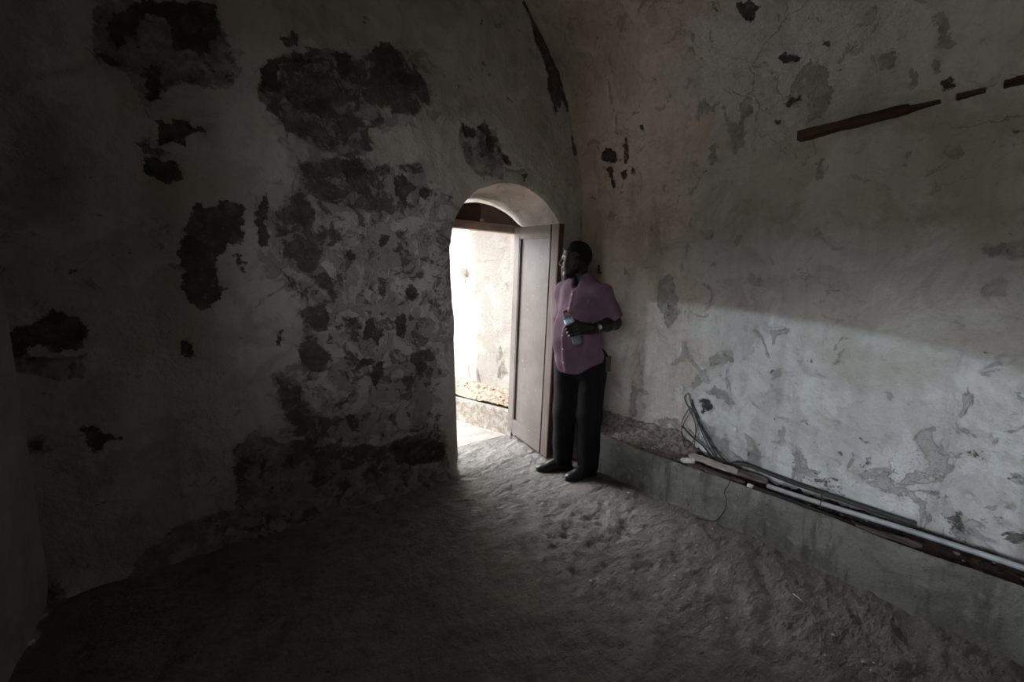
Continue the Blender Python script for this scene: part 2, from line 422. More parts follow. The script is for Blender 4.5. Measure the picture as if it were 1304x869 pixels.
RIGHT_MARKS = {
  'D': [
    [(-0.235,2.467),(-0.291,2.545),(-0.363,2.477),(-0.38,2.402),(-0.243,2.423)],
    [(-0.466,2.548),(-0.506,2.557),(-0.51,2.401),(-0.469,2.372),(-0.452,2.454)],
    [(-0.281,2.384),(-0.321,2.365),(-0.351,2.214),(-0.323,2.219)],
    [(-0.411,2.305),(-0.465,2.323),(-0.487,2.269),(-0.434,2.249)],
    [(-0.504,2.334),(-0.542,2.336),(-0.546,2.276),(-0.513,2.273)],
    [(-0.622,2.598),(-0.656,2.589),(-0.655,2.552),(-0.623,2.561)],
    [(-1.357,3.016),(-1.455,2.982),(-1.471,2.936),(-1.429,2.888),(-1.387,2.907),(-1.372,2.968)],
    [(-1.553,2.674),(-1.594,2.671),(-1.658,2.626),(-1.618,2.608),(-1.566,2.642)],
    [(-1.51,2.363),(-1.561,2.362),(-1.561,2.319),(-1.518,2.331)],
    [(-1.575,2.43),(-1.643,2.443),(-1.662,2.429),(-1.595,2.409)],
    [(-2.188,2.321),(-2.231,2.316),(-2.243,2.279),(-2.2,2.277)],
    [(-1.757,2.643),(-1.781,2.64),(-1.783,2.61)],
    [(-1.141,0.633),(-1.21,0.644),(-1.229,0.571),(-1.175,0.537)],
  ],
  'G': [
    [(-1.617,2.541),(-1.689,2.613),(-1.714,2.571),(-1.763,2.527),(-1.769,2.459),(-1.812,2.405),(-1.777,2.377),(-1.766,2.334),(-1.71,2.303),(-1.685,2.283),(-1.696,2.349),(-1.676,2.425),(-1.609,2.489)],
    [(-1.958,2.513),(-2.014,2.516),(-2.048,2.477),(-2.042,2.433),(-2.002,2.43),(-1.978,2.409),(-1.976,2.458)],
    [(-2.081,2.418),(-2.101,2.405),(-2.119,2.334),(-2.102,2.305),(-2.086,2.358)],
    [(-2.159,2.584),(-2.189,2.592),(-2.208,2.541),(-2.203,2.491),(-2.218,2.447),(-2.171,2.456),(-2.18,2.511)],
    [(-1.069,2.578),(-1.128,2.608),(-1.175,2.52),(-1.092,2.521)],
    [(-1.222,2.561),(-1.259,2.454),(-1.316,2.39),(-1.336,2.508),(-1.393,2.527),(-1.413,2.453),(-1.349,2.396),(-1.364,2.266),(-1.298,2.242),(-1.256,2.359)],
    [(-1.138,2.307),(-1.175,2.315),(-1.166,2.181),(-1.138,2.205)],
    [(-1.735,2.07),(-1.758,2.107),(-1.787,2.043),(-1.766,1.99),(-1.746,1.994)],
    [(-2.226,2.012),(-2.254,2.04),(-2.284,2.003),(-2.282,1.968),(-2.242,1.978)],
    [(-2.088,2.027),(-2.106,2.054),(-2.117,2.033),(-2.102,1.986)],
    [(-2.201,1.84),(-2.224,1.885),(-2.234,1.822)],
    [(-2.248,2.376),(-2.264,2.38),(-2.271,2.345)],
    [(-2.165,2.408),(-2.187,2.405),(-2.191,2.343),(-2.172,2.361)],
    [(-1.1,1.785),(-1.18,1.786),(-1.193,1.738),(-1.145,1.714)],
    [(-1.334,1.706),(-1.375,1.747),(-1.362,1.677),(-1.338,1.643)],
    [(-2.371,1.574),(-2.443,1.598),(-2.455,1.556),(-2.4,1.535)],
    [(-1.213,0.931),(-1.268,0.997),(-1.354,0.988),(-1.376,0.934),(-1.303,0.904),(-1.225,0.893)],
    [(-1.117,0.795),(-1.187,0.857),(-1.152,0.739),(-1.09,0.696)],
    [(-1.175,0.702),(-1.254,0.748),(-1.334,0.715),(-1.394,0.65),(-1.369,0.605),(-1.308,0.67),(-1.198,0.666)],
    [(-1.607,0.914),(-1.653,0.93),(-1.641,0.884),(-1.604,0.851)],
    [(-1.298,0.365),(-1.342,0.429),(-1.383,0.391),(-1.379,0.31),(-1.301,0.305)],
    [(-1.479,0.469),(-1.515,0.451),(-1.59,0.361),(-1.579,0.265),(-1.475,0.264),(-1.494,0.368)],
    [(-1.742,0.448),(-1.77,0.475),(-1.836,0.375),(-1.893,0.361),(-1.752,0.309)],
    [(-0.847,0.411),(-0.991,0.459),(-1.03,0.371),(-0.971,0.377),(-0.924,0.375),(-0.905,0.267),(-0.855,0.253)],
    [(-1.189,0.478),(-1.274,0.42),(-1.396,0.336),(-1.544,0.288),(-1.495,0.234),(-1.304,0.265),(-1.175,0.349)],
    [(-1.673,0.553),(-1.688,0.566),(-1.692,0.468),(-1.672,0.462)],
    [(-0.594,0.627),(-0.73,0.607),(-0.723,0.567),(-0.695,0.592),(-0.642,0.597),(-0.627,0.524),(-0.63,0.446),(-0.65,0.419),(-0.634,0.353),(-0.541,0.328),(-0.575,0.433)],
    [(-0.7,0.501),(-0.717,0.497),(-0.72,0.452),(-0.693,0.453)],
    [(-0.8,0.403),(-0.882,0.424),(-0.877,0.349),(-0.829,0.328),(-0.802,0.351)],
    [(-0.889,0.441),(-1.006,0.449),(-1.025,0.382),(-0.957,0.349),(-0.947,0.404),(-0.898,0.421)],
    [(-0.26,0.47),(-0.291,0.493),(-0.298,0.299),(-0.266,0.283)],
    [(-0.402,0.342),(-0.463,0.325),(-0.444,0.287)],
    [(-1.188,0.428),(-1.267,0.463),(-1.285,0.388),(-1.247,0.35),(-1.178,0.37)],
    [(-0.782,1.446),(-0.894,1.529),(-0.973,1.222),(-0.892,1.102),(-0.791,1.26)],
    [(-2.39,0.311),(-2.476,0.325),(-2.532,0.286),(-2.471,0.254),(-2.408,0.26)],
  ],
  'T': [
    [(-1.777,1.14),(-1.932,1.184),(-2.223,1.18),(-2.321,1.162),(-2.373,1.088),(-2.32,0.972),(-2.25,0.874),(-2.175,0.902),(-2.12,0.906),(-1.972,0.846),(-1.912,0.801),(-1.854,0.855),(-1.795,0.91)],
    [(-2.074,2.239),(-2.441,2.18),(-2.504,1.522),(-2.34,1.531),(-2.218,1.787),(-2.118,2.018)],
    [(-0.305,0.705),(-0.408,0.689),(-0.53,0.583),(-0.413,0.56),(-0.329,0.626)],
    [(-1.186,2.729),(-1.304,2.729),(-1.313,2.659),(-1.198,2.686)],
  ],
  'M': [
    [(-1.995,0.595),(-2.565,0.903),(-2.624,0.298),(-2.332,0.222),(-1.955,0.219)],
    [(-1.727,0.12),(-1.739,0.518),(-2.108,0.416),(-2.33,0.242)],
  ],
}


def floor_mat():
    k = NT('trodden_cement_floor')
    n1 = k.noise(1.6, 5, 0.6); n2 = k.noise(1.0, 6, 0.6, vec=k.mapping((5, 14, 5), (0, 0, 0.62)))
    n3 = k.noise(42, 5, 0.7); n5 = k.noise(9, 6, 0.66)
    c = k.mix(k.ramp(n1, 0.35, 0.65), (0.248, 0.229, 0.211), (0.186, 0.171, 0.155))
    c = k.mix(k.math('MULTIPLY', k.ramp(n5, 0.48, 0.7), 0.6), c, (0.118, 0.105, 0.093))
    c = k.mix(k.math('MULTIPLY', k.ramp(n3, 0.6, 0.8), 0.5), c, (0.099, 0.087, 0.074))
    c = k.mix(k.math('MULTIPLY', k.ramp(k.noise(26, 9, 0.75, dist=0.5), 0.54, 0.64), 0.55), c, (0.085, 0.075, 0.065))
    c = k.mix(k.math('MULTIPLY', k.ramp(k.noise(70, 5, 0.7), 0.64, 0.72), 0.45), c, (0.36, 0.34, 0.31))
    lum = k.ramp(k.math('ADD', k.attr('L'), k.math('MULTIPLY', k.math('SUBTRACT', n3, 0.5), 4.0)), 0.30, 0.6)
    c = k.mix(k.math('MULTIPLY', lum, 0.6), c, (0.372, 0.353, 0.329))
    h = k.math('ADD', k.math('MULTIPLY', n2, 0.6), k.math('ADD', k.math('MULTIPLY', n3, 0.22), k.math('MULTIPLY', n5, 0.5)))
    k.bump(h, 1.0, 0.085)
    return k.done(c, k.ramp(n5, 0.3, 0.7, 0.62, 0.85), 0.35)


M['floor'] = floor_mat()


def kerb_mat():
    k = NT('kerb_cement')
    n1 = k.noise(3.5, 8, 0.68, dist=0.5); n2 = k.noise(16, 7, 0.7); ns = k.noise(1.0, 7, 0.68, vec=k.mapping((14, 14, 2.2)))
    c = k.mix(k.ramp(n1, 0.42, 0.60), (0.28, 0.285, 0.268), (0.19, 0.19, 0.177))
    c = k.mix(k.math('MULTIPLY', k.ramp(ns, 0.48, 0.66), 0.75), c, (0.105, 0.10, 0.09))
    c = k.mix(k.math('MULTIPLY', k.ramp(n2, 0.55, 0.68), 0.6), c, (0.42, 0.42, 0.40))
    c = k.mix(k.math('MULTIPLY', k.ramp(k.noise(40, 6, 0.7), 0.58, 0.68), 0.6), c, (0.09, 0.085, 0.075))
    k.bump(k.math('ADD', n2, k.math('MULTIPLY', n1, 0.6)), 0.9, 0.03)
    return k.done(c, 0.85, 0.3)


M['kerb'] = kerb_mat()
M['soil'] = simple('dry_soil', (0.10, 0.075, 0.06), (0.045, 0.035, 0.03), 30, 0.95, 0.1, 0.9, 90)
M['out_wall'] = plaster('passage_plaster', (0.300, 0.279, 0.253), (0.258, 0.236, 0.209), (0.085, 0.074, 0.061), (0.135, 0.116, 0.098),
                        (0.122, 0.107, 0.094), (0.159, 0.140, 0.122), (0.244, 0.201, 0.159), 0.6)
M['out_far'] = plaster('sky_glare_plaster', (0.74, 0.71, 0.66), (0.66, 0.62, 0.56), (0.20, 0.17, 0.14), (0.30, 0.26, 0.21),
                       (0.36, 0.32, 0.27), (0.46, 0.41, 0.35), (0.5, 0.42, 0.33), 0.6)  # paler copy of the passage plaster, open-sky glare put into its colour
M['out_kerb'] = simple('passage_kerb_cement', (0.289, 0.262, 0.226), (0.158, 0.137, 0.110), 22, 0.9, 0.2, 0.7, 40)
M['yard_ground'] = simple('pale_yard_ground', (0.43, 0.375, 0.33), (0.31, 0.27, 0.24), 8, 0.9, 0.2)
M['out_floor'] = simple('courtyard_ground', (0.306, 0.269, 0.235), (0.220, 0.196, 0.171), 8, 0.9, 0.2, 0.9, 12)
M['jamb'] = plaster('reveal_plaster', (0.56, 0.50, 0.46), (0.47, 0.41, 0.37), (0.07, 0.06, 0.05), (0.14, 0.12, 0.10),
                    (0.24, 0.20, 0.18), (0.32, 0.27, 0.24), (0.4, 0.35, 0.3), 0.5)


def marks(U, V, table, names='DGTM', unit=0.035, softunit=0.12):
    """Signed distance of every wall vertex to the outlines (positive inside), per kind of mark."""
    out = {}
    for k in names:
        un = softunit if k in 'TM' else unit
        f = np.full(U.shape, -1.0)
        for P in table.get(k, []):
            P = np.array(P)
            lo = P.min(0) - un * 1.1; hi = P.max(0) + un * 1.1
            sel = (U > lo[0]) & (U < hi[0]) & (V > lo[1]) & (V < hi[1])
            if not sel.any(): continue
            u = U[sel]; v = V[sel]
            d2 = np.full(u.shape, 1e9); ins = np.zeros(u.shape, bool)
            for (ax, ay), (bx, by) in zip(P, np.roll(P, -1, 0)):
                ex, ey = bx - ax, by - ay
                t = np.clip(((u - ax) * ex + (v - ay) * ey) / (ex * ex + ey * ey + 1e-12), 0, 1)
                d2 = np.minimum(d2, (u - ax - t * ex) ** 2 + (v - ay - t * ey) ** 2)
                cr = ((ay > v) != (by > v)) & (u < (bx - ax) * (v - ay) / (by - ay + 1e-12) + ax)
                ins ^= cr
            s = np.sqrt(d2) * np.where(ins, 1, -1) / un
            f[sel] = np.maximum(f[sel], np.clip(s, -1, 1))
        out[k] = f
    return out


def lines(*segs):
    """Grid lines from (start, stop, step) runs."""
    a = []
    for s, e, st in segs:
        n = max(1, int(round((e - s) / st)))
        a.extend(np.linspace(s, e, n, endpoint=False))
    a.append(segs[-1][1])
    return np.array(a)


# ================================================================= room shell
R_V = 2.13; X_W = 1.28; Z_S = 2.0; CXV = X_W - R_V; X_L = -2.12; Y_B = -6.2


def vault_z(x):
    return Z_S + np.sqrt(np.maximum(R_V ** 2 - (x - CXV) ** 2, 0.0))


# doorway outline on the end wall
DX0, DX1, DZS, DCX, DRX, DRZ = -0.02, 1.08, 1.70, 0.53, 0.55, 0.505


def door_outline(drop=0.0, n=60, wob=1.0):
    pts = []
    for z in np.linspace(0, DZS, 60):
        w = 0.012 * (vnoise(np.array([z * 6.0]), np.array([3.3]), 4)[0] - 0.5) * 2 * wob
        w += 0.03 * max(0, 1 - z / 0.08) ** 2 * wob
        pts.append((DX0 + 0.02 * (1 - z / DZS) + w, z))
    for a in np.linspace(math.pi, 0, n)[1:]:
        x = DCX + DRX * math.cos(a); z = DZS + (DRZ) * math.sin(a)
        w = 0.010 * (vnoise(np.array([a * 5.0]), np.array([8.3]), 5)[0] - 0.5) * 2 * wob
        tt = (x - DX0) / (DX1 - DX0)
        pts.append((x, z + w - drop * (0.3 + 0.7 * tt) * math.sin(a)))
    for z in np.linspace(DZS, 0, 40)[1:]:
        pts.append((DX1, z))
    return np.array(pts)


OUT = door_outline()


def build_end_wall():
    xs = lines((X_L - 0.02, X_W + 0.02, 0.0105)); zs = lines((0.0, 3.7, 0.0105), (3.7, 4.2, 0.05))
    X, Z = np.meshgrid(xs, zs, indexing='ij')
    mk = marks(X, Z, BACK_MARKS)
    # extra darkness of the mortar fallen off along the vault line is part of the D outlines
    Y = 0.020 * fbm(X, Z, 1.7, 3, 3) * 2 + 0.008 * fbm(X, Z, 9, 4, 9) * 2
    rec = np.clip(mk['D'] * 1.5 + fbm(X, Z, 26, 3, 13) * 2, 0, 1) * 0.010 + np.clip(mk['G'] * 1.5 + fbm(X, Z, 20, 3, 14) * 2, 0, 1) * 0.004
    Y = Y + rec
    Y = Y - 0.05 * np.clip(1 - Z / 0.10, 0, 1) ** 2 * (X < -0.1)          # plaster foot splays out
    Y = Y - 0.02 * np.clip(1 - Z / 0.35, 0, 1) * fbm(X, Z, 6, 3, 21) * 2
    # cut the doorway, snap the rim
    P = OUT
    flat = np.stack([X.ravel(), Z.ravel()], 1)
    u, v = flat[:, 0], flat[:, 1]
    ins = np.zeros(len(u), bool)
    PP = np.vstack([[DX0 - 0.0, -0.2], P, [DX1, -0.2]])
    d2 = np.full(len(u), 1e9); near = np.zeros((len(u), 2))
    cand = (u > -0.2) & (u < 1.25) & (v < 2.4)
    uc, vc = u[cand], v[cand]; d2c = d2[cand]; nc = near[cand]; ic = ins[cand]
    for (ax, ay), (bx, by) in zip(PP, np.roll(PP, -1, 0)):
        cr = ((ay > vc) != (by > vc)) & (uc < (bx - ax) * (vc - ay) / (by - ay + 1e-12) + ax)
        ic ^= cr
        ex, ey = bx - ax, by - ay
        t = np.clip(((uc - ax) * ex + (vc - ay) * ey) / (ex * ex + ey * ey + 1e-12), 0, 1)
        qx, qy = ax + t * ex, ay + t * ey
        dd = (uc - qx) ** 2 + (vc - qy) ** 2
        m = dd < d2c
        d2c[m] = dd[m]; nc[m, 0] = qx[m]; nc[m, 1] = qy[m]
    ins[cand] = ic; near[cand] = nc; d2[cand] = d2c
    Fq = grid_faces(len(xs), len(zs))
    keep = ~(ins[Fq].all(1))
    zc = v[Fq].mean(1); xc = u[Fq].mean(1)
    keep &= zc < vault_z(xc) + 0.06
    Fq = Fq[keep]
    used = np.zeros(len(u), bool); used[Fq.ravel()] = True
    snap = ins & used
    u2 = u.copy(); v2 = v.copy()
    u2[snap] = near[snap, 0]; v2[snap] = np.maximum(near[snap, 1], 0)
    yy = Y.ravel().copy()
    # worn, rounded arris
    dist = np.where(ins, 0, np.sqrt(np.minimum(d2, 4)))
    rim = np.clip(1 - dist / 0.045, 0, 1)
    yy = yy * (1 - rim) + rim * 0.0 + 0.022 * rim ** 2
    V = np.stack([u2, yy, v2], 1)
    idx = -np.ones(len(u), int); idx[used] = np.arange(used.sum())
    at = {k: a.ravel()[used] for k, a in mk.items()}
    o = from_np('wall_back', V[used], idx[Fq][:, ::-1], M['back'], attrs=at)
    tag(o, 'stained end wall with peeling plaster and black mould around the arched doorway', 'wall', kind='structure')
    # reveal: jambs and arch soffit
    O2 = door_outline(drop=0.07, wob=0.3)
    ys = np.linspace(0.02, 0.48, 24)
    Vr = []
    for j, y in enumerate(ys):
        t = j / (len(ys) - 1)
        Pm = P * (1 - t) + O2 * t
        nz = fbm(Pm[:, 0] + Pm[:, 1] * 1.3, np.full(len(Pm), y), 9, 3, 31) * 0.016 * (0 if j == 0 else 1)
        Vr.append(np.stack([Pm[:, 0] + nz * 0.5, np.full(len(Pm), y), np.maximum(Pm[:, 1] + nz, 0)], 1))
    Vr = np.concatenate(Vr)
    r = from_np('reveal', Vr, grid_faces(len(ys), len(P)), M['jamb'], parent=o,
                attrs={k: np.full(len(Vr), -0.7 if k == 'M' else -1.0) for k in 'DGTM'})
    # outer face
    big = []
    for x, z in O2:
        dx, dz = x - 0.53, z - 0.9
        s = max(abs(dx) / 3.2, (dz / 3.4) if dz > 0 else 0, 1e-3)
        big.append((0.53 + dx / s, max(0.0, 0.9 + dz / s)))
    Vo = np.concatenate([np.stack([O2[:, 0], np.full(len(O2), 0.48), O2[:, 1]], 1), np.array([(a, 0.48, b) for a, b in big])])
    fo = grid_faces(2, len(O2))
    from_np('outer_face', Vo, fo, M['out_wall'], parent=o, smooth=False, attrs={k: np.full(len(Vo), -1.0) for k in 'DGTM'})


build_end_wall()

HOLES = [(-1.192, 0.596, 0.040), (-2.486, 1.562, 0.03), (-2.497, 1.098, 0.020), (-1.954, 0.448, 0.014), (-1.937, 0.667, 0.010),
         (-1.406, 0.492, 0.013), (-1.647, 0.46, 0.012), (-2.228, 0.605, 0.010), (-2.445, 0.455, 0.016), (-2.56, 0.461, 0.016),
         (-1.308, 1.135, 0.009), (-2.299, 1.029, 0.009), (-2.12, 0.42, 0.013), (-2.2, 0.36, 0.011), (-2.33, 0.5, 0.009)]


def build_side_wall():
    ys = lines((Y_B, -3.1, 0.1), (-3.1, 0.03, 0.0105))

    def surf(ws):
        Yg, Wg = np.meshgrid(ys, ws, indexing='ij')
        th = np.maximum(Wg - Z_S, 0) / R_V
        X = np.where(Wg < Z_S, X_W, CXV + R_V * np.cos(th)); Z = np.where(Wg < Z_S, Wg, Z_S + R_V * np.sin(th))
        mk = marks(Yg, Wg, RIGHT_MARKS)
        off = 0.016 * fbm(Yg, Wg, 1.9, 3, 40) * 2 + 0.006 * fbm(Yg, Wg, 11, 4, 44) * 2
        rough = np.clip(1.1 - Wg / 0.75, 0, 1) * np.clip((-Yg - 1.3) / 0.6, 0, 1)
        off = off + rough * 0.022 * fbm(Yg, Wg, 20, 4, 50) * 2 + 0.006 * fbm(Yg, Wg, 30, 3, 52) * 2
        off = off + np.clip(mk['G'] * 1.5 + fbm(Yg, Wg, 24, 3, 54) * 2, 0, 1) * 0.006
        off = off + np.clip(mk['D'] * 1.5 + fbm(Yg, Wg, 24, 3, 54) * 2, 0, 1) * 0.012
        # vertical repaired seam
        cy = -2.372 + 0.012 * fbm(Wg, Wg * 0, 5, 2, 57) * 2
        on = np.clip((1.2 - Wg) / 0.1, 0, 1)
        off = off - on * (0.010 * np.exp(-((Yg - cy - 0.02) / 0.018) ** 2) - 0.016 * np.exp(-((Yg - cy) / 0.008) ** 2))
        for hy, hw, hr in HOLES:
            d = np.hypot(Yg - hy, (Wg - hw)) / hr * (1 + 0.5 * fbm(Yg, Wg, 40, 2, 60))
            off = off + np.clip(1.25 - d, 0, 1) ** 0.5 * hr * 1.8
        nx = np.cos(th); nz = np.sin(th)
        V = np.stack([(X + off * nx).ravel(), Yg.ravel(), (Z + off * nz).ravel()], 1)
        return V, grid_faces(len(ys), len(ws)), {k: a.ravel() for k, a in mk.items()}

    V, Fq, at = surf(lines((0.0, 2.9, 0.0105)))
    tag(from_np('wall_right', V, Fq, M['right'], attrs=at),
        'long limewashed side wall with flaking plaster curving up into the vault', 'wall', kind='structure')
    V, Fq, at = surf(lines((2.9, 3.9, 0.0125), (3.9, 2.0 + 2.215 * R_V, 0.09)))
    tag(from_np('ceiling', V, Fq, M['vault'], attrs=at), 'rough plastered barrel vault over the room', 'ceiling', kind='structure')


build_side_wall()

# left side wall with an arched window opening beside the camera, out of view
WY0, WY1, WSILL = -3.78, -1.72, 1.10


def win_top(y):
    t = (y - WY0) / (WY1 - WY0)
    return 2.075 + 0.25 * math.sin(max(0.0, min(1.0, t)) * math.pi / 2) ** 0.8


bm = bmesh.new()
TH = 0.55
add_box(bm, (X_L - TH, Y_B, 0), (X_L, WY0, 4.0)); add_box(bm, (X_L - TH, WY1, 0), (X_L, 0.6, 4.0))
add_box(bm, (X_L - TH, WY0, 0), (X_L, WY1, WSILL))
for i in range(24):
    a = WY0 + (WY1 - WY0) * i / 24; b = WY0 + (WY1 - WY0) * (i + 1) / 24
    add_box(bm, (X_L - TH, a, min(win_top(a), win_top(b))), (X_L, b, 4.0))
M['bounce_tone'] = simple('bounce_tone_plaster', (0.42, 0.39, 0.35), (0.30, 0.28, 0.25), 3, 0.95, 0.1, 0.6, 12)  # even tone set by how much light the walls should bounce
o = bm_obj('wall_left', bm, M['bounce_tone'])
tag(o, 'dark side wall meeting the end wall opposite the kerb', 'wall', kind='structure')
for k in 'DGTM':
    a_ = o.data.attributes.new(k, 'FLOAT', 'POINT'); a_.data.foreach_set('value', np.full(len(o.data.vertices), -0.6, np.float32))

M['yard'] = simple('dark_blocker', (0.20, 0.18, 0.14), (0.13, 0.12, 0.09), 2, 0.95, 0.1)  # dark tone for the added light blockers
# unseen slats added to fade the window light, wider towards the jamb
win = empty('window_1', (X_L - 0.30, (WY0 + WY1) / 2, WSILL))
tag(win, 'arched window opening in the side wall, with slats and fins added to shape its light', 'window', kind='structure')
for i in range(18):
    yy = WY1 - 0.5 + 0.03 * (i + 0.5) - 0.02; wdt = 0.011 * (i + 0.7) / 18
    box('shade_slat', (-0.01, yy - wdt / 2 - (WY0 + WY1) / 2, 0.0), (0.01, yy + wdt / 2 - (WY0 + WY1) / 2, win_top(yy) - WSILL), M['bounce_tone'], win)
for i in range(23):  # added fins turned along the sun to stop oblique sky light
    yy = WY0 + 0.07 + 0.1 * i - (WY0 + WY1) / 2
    if yy > (WY1 - WY0) / 2 - 0.03: break
    Mf = Matrix.Translation((0.14, yy, 0)) @ Matrix.Rotation(math.atan2(0.3, 1.0), 4, 'Z')
    box('shade_fin', (-0.016, -0.003, 0.0), (0.016, 0.003, win_top(yy + (WY0 + WY1) / 2) - WSILL), M['yard'], win, 0.0, Mf)
o = box('wall_front', (X_L - 0.5, Y_B - 0.3, 0), (X_W + 0.5, Y_B, 4.3), M['bounce_tone'])
tag(o, 'plain plaster wall closing the far back of the vaulted room', 'wall', kind='structure')
for k in 'DGTM':
    a_ = o.data.attributes.new(k, 'FLOAT', 'POINT'); a_.data.foreach_set('value', np.full(len(o.data.vertices), -0.6, np.float32))


def build_floor():
    xs = lines((X_L - 0.05, -1.6, 0.02), (-1.6, 1.02, 0.0105), (1.02, 1.5, 0.06)); ys = lines((Y_B, -3.1, 0.1), (-3.1, 0.50, 0.0105))
    X, Y = np.meshgrid(xs, ys, indexing='ij')
    ca, sa = math.cos(0.62), math.sin(0.62)
    U = X * ca + Y * sa; Wv = -X * sa + Y * ca
    Z = 0.014 * fbm(X, Y, 1.3, 3, 5) * 2 + 0.016 * fbm(U, Wv * 2.6, 4.0, 4, 7) * 2 + 0.008 * fbm(X, Y, 16, 3, 8) * 2
    L = np.full(X.shape, -1.0)
    r2 = random.Random(3)
    for i in range(75):
        px_ = r2.gauss(0.30, 0.20); py_ = r2.gauss(-1.12, 0.16)
        a = 0.62 + 1.05 + r2.uniform(-0.5, 0.5); ln = r2.uniform(0.020, 0.034); wd = r2.uniform(0.010, 0.014)
        sel = (abs(X - px_) < 0.09) & (abs(Y - py_) < 0.09)
        dx, dy = X[sel] - px_, Y[sel] - py_
        p = dx * math.cos(a) + dy * math.sin(a); q = -dx * math.sin(a) + dy * math.cos(a)
        Z[sel] -= r2.uniform(0.010, 0.020) * np.exp(-(p / ln) ** 2 - (q / wd) ** 2)
    for px_, py_, rr in [(-0.30, -1.02, 0.05), (-0.12, -1.27, 0.05), (-0.03, -1.42, 0.06), (0.34, -2.2, 0.05), (0.45, -2.33, 0.05), (-0.45, -1.05, 0.03), (-0.2, -1.1, 0.03), (0.2, -2.0, 0.04), (-0.25, -1.28, 0.03)]:
        d = np.hypot(X - px_, Y - py_) / rr
        L = np.maximum(L, np.clip(0.75 - d, -1, 1)); Z += 0.006 * np.exp(-d ** 2)
    # worn joint across the threshold
    yj = -0.02 + 0.10 * (X - 0.3) + 0.03 * fbm(X, Y * 0, 4, 2, 23) * 2
    Z -= 0.010 * np.exp(-((Y - yj) / 0.012) ** 2) * (X > -0.1)
    foot = np.exp(-((X - 0.68) / 0.25) ** 4 - ((Y + 0.45) / 0.28) ** 4)
    Z *= (1 - 0.85 * foot)
    Z *= np.clip((0.50 - Y) / 0.12, 0, 1)
    o = from_np('floor', np.stack([X.ravel(), Y.ravel(), Z.ravel()], 1), grid_faces(len(xs), len(ys)), M['floor'], attrs={'L': L.ravel()})
    tag(o, 'uneven trodden cement floor with pits and scuffs', 'floor', kind='structure')


build_floor()


# kerb along the side wall, with a rounded lip and uneven top
def kerb(name, p0, p1, side, height, depth, mat, label, seed, n=150):
    p0 = Vector(p0); p1 = Vector(p1); d = (p1 - p0); ln = d.length; d.normalize()
    nrm = Vector((d.y, -d.x, 0)) * side
    prof = [(-0.025, -0.03), (-0.012, 0.03), (-0.004, height * 0.5), (0.0, height - 0.03), (0.004, height - 0.012), (0.010, height - 0.002), (0.016, height),
            (depth - 0.012, height), (depth, height - 0.01), (depth, -0.03)]
    # denser face
    pr = []
    for (a, b), (c, e) in zip(prof[:-1], prof[1:]):
        m = max(1, int(math.hypot(c - a, e - b) / 0.012))
        pr += [(a + (c - a) * i / m, b + (e - b) * i / m) for i in range(m)]
    pr.append(prof[-1])
    pr = np.array(pr); t = np.linspace(0, ln, n)
    Tg, Kg = np.meshgrid(t, np.arange(len(pr)), indexing='ij')
    a = pr[Kg, 0]; z = pr[Kg, 1]
    a = a + 0.005 * fbm(Tg, z, 5, 3, seed) * 2 + 0.004 * fbm(Tg, z + a, 22, 3, seed + 4) * 2 + 0.008 * fbm(Tg, z * 0, 1.2, 2, seed + 8) * 2
    z = z + 0.010 * fbm(Tg, a * 3, 3, 3, seed + 9) * 2 * (z > height * 0.8)
    X = p0.x + d.x * Tg + nrm.x * a; Y = p0.y + d.y * Tg + nrm.y * a
    return from_np(name, np.stack([X.ravel(), Y.ravel(), z.ravel()], 1), grid_faces(n, len(pr)), mat)


tag(kerb('trim_1', (0.93, 0.02, 0), (0.93, -4.2, 0), -1, 0.28, 0.034, M['kerb'], '', 2, 340),
    'low grey cement kerb along the foot of the side wall', 'kerb', kind='structure')

# ================================================================= passage outside the doorway
PD = Vector((-0.225, 0.974, 0)).normalized()          # passage runs this way
PN = Vector((PD.y, -PD.x, 0))                         # to its right-hand wall
PK = Vector((0.825, 0.47, 0))                         # foot of the passage kerb at the door
PW = PK + PN * 0.36                                   # right-hand wall line


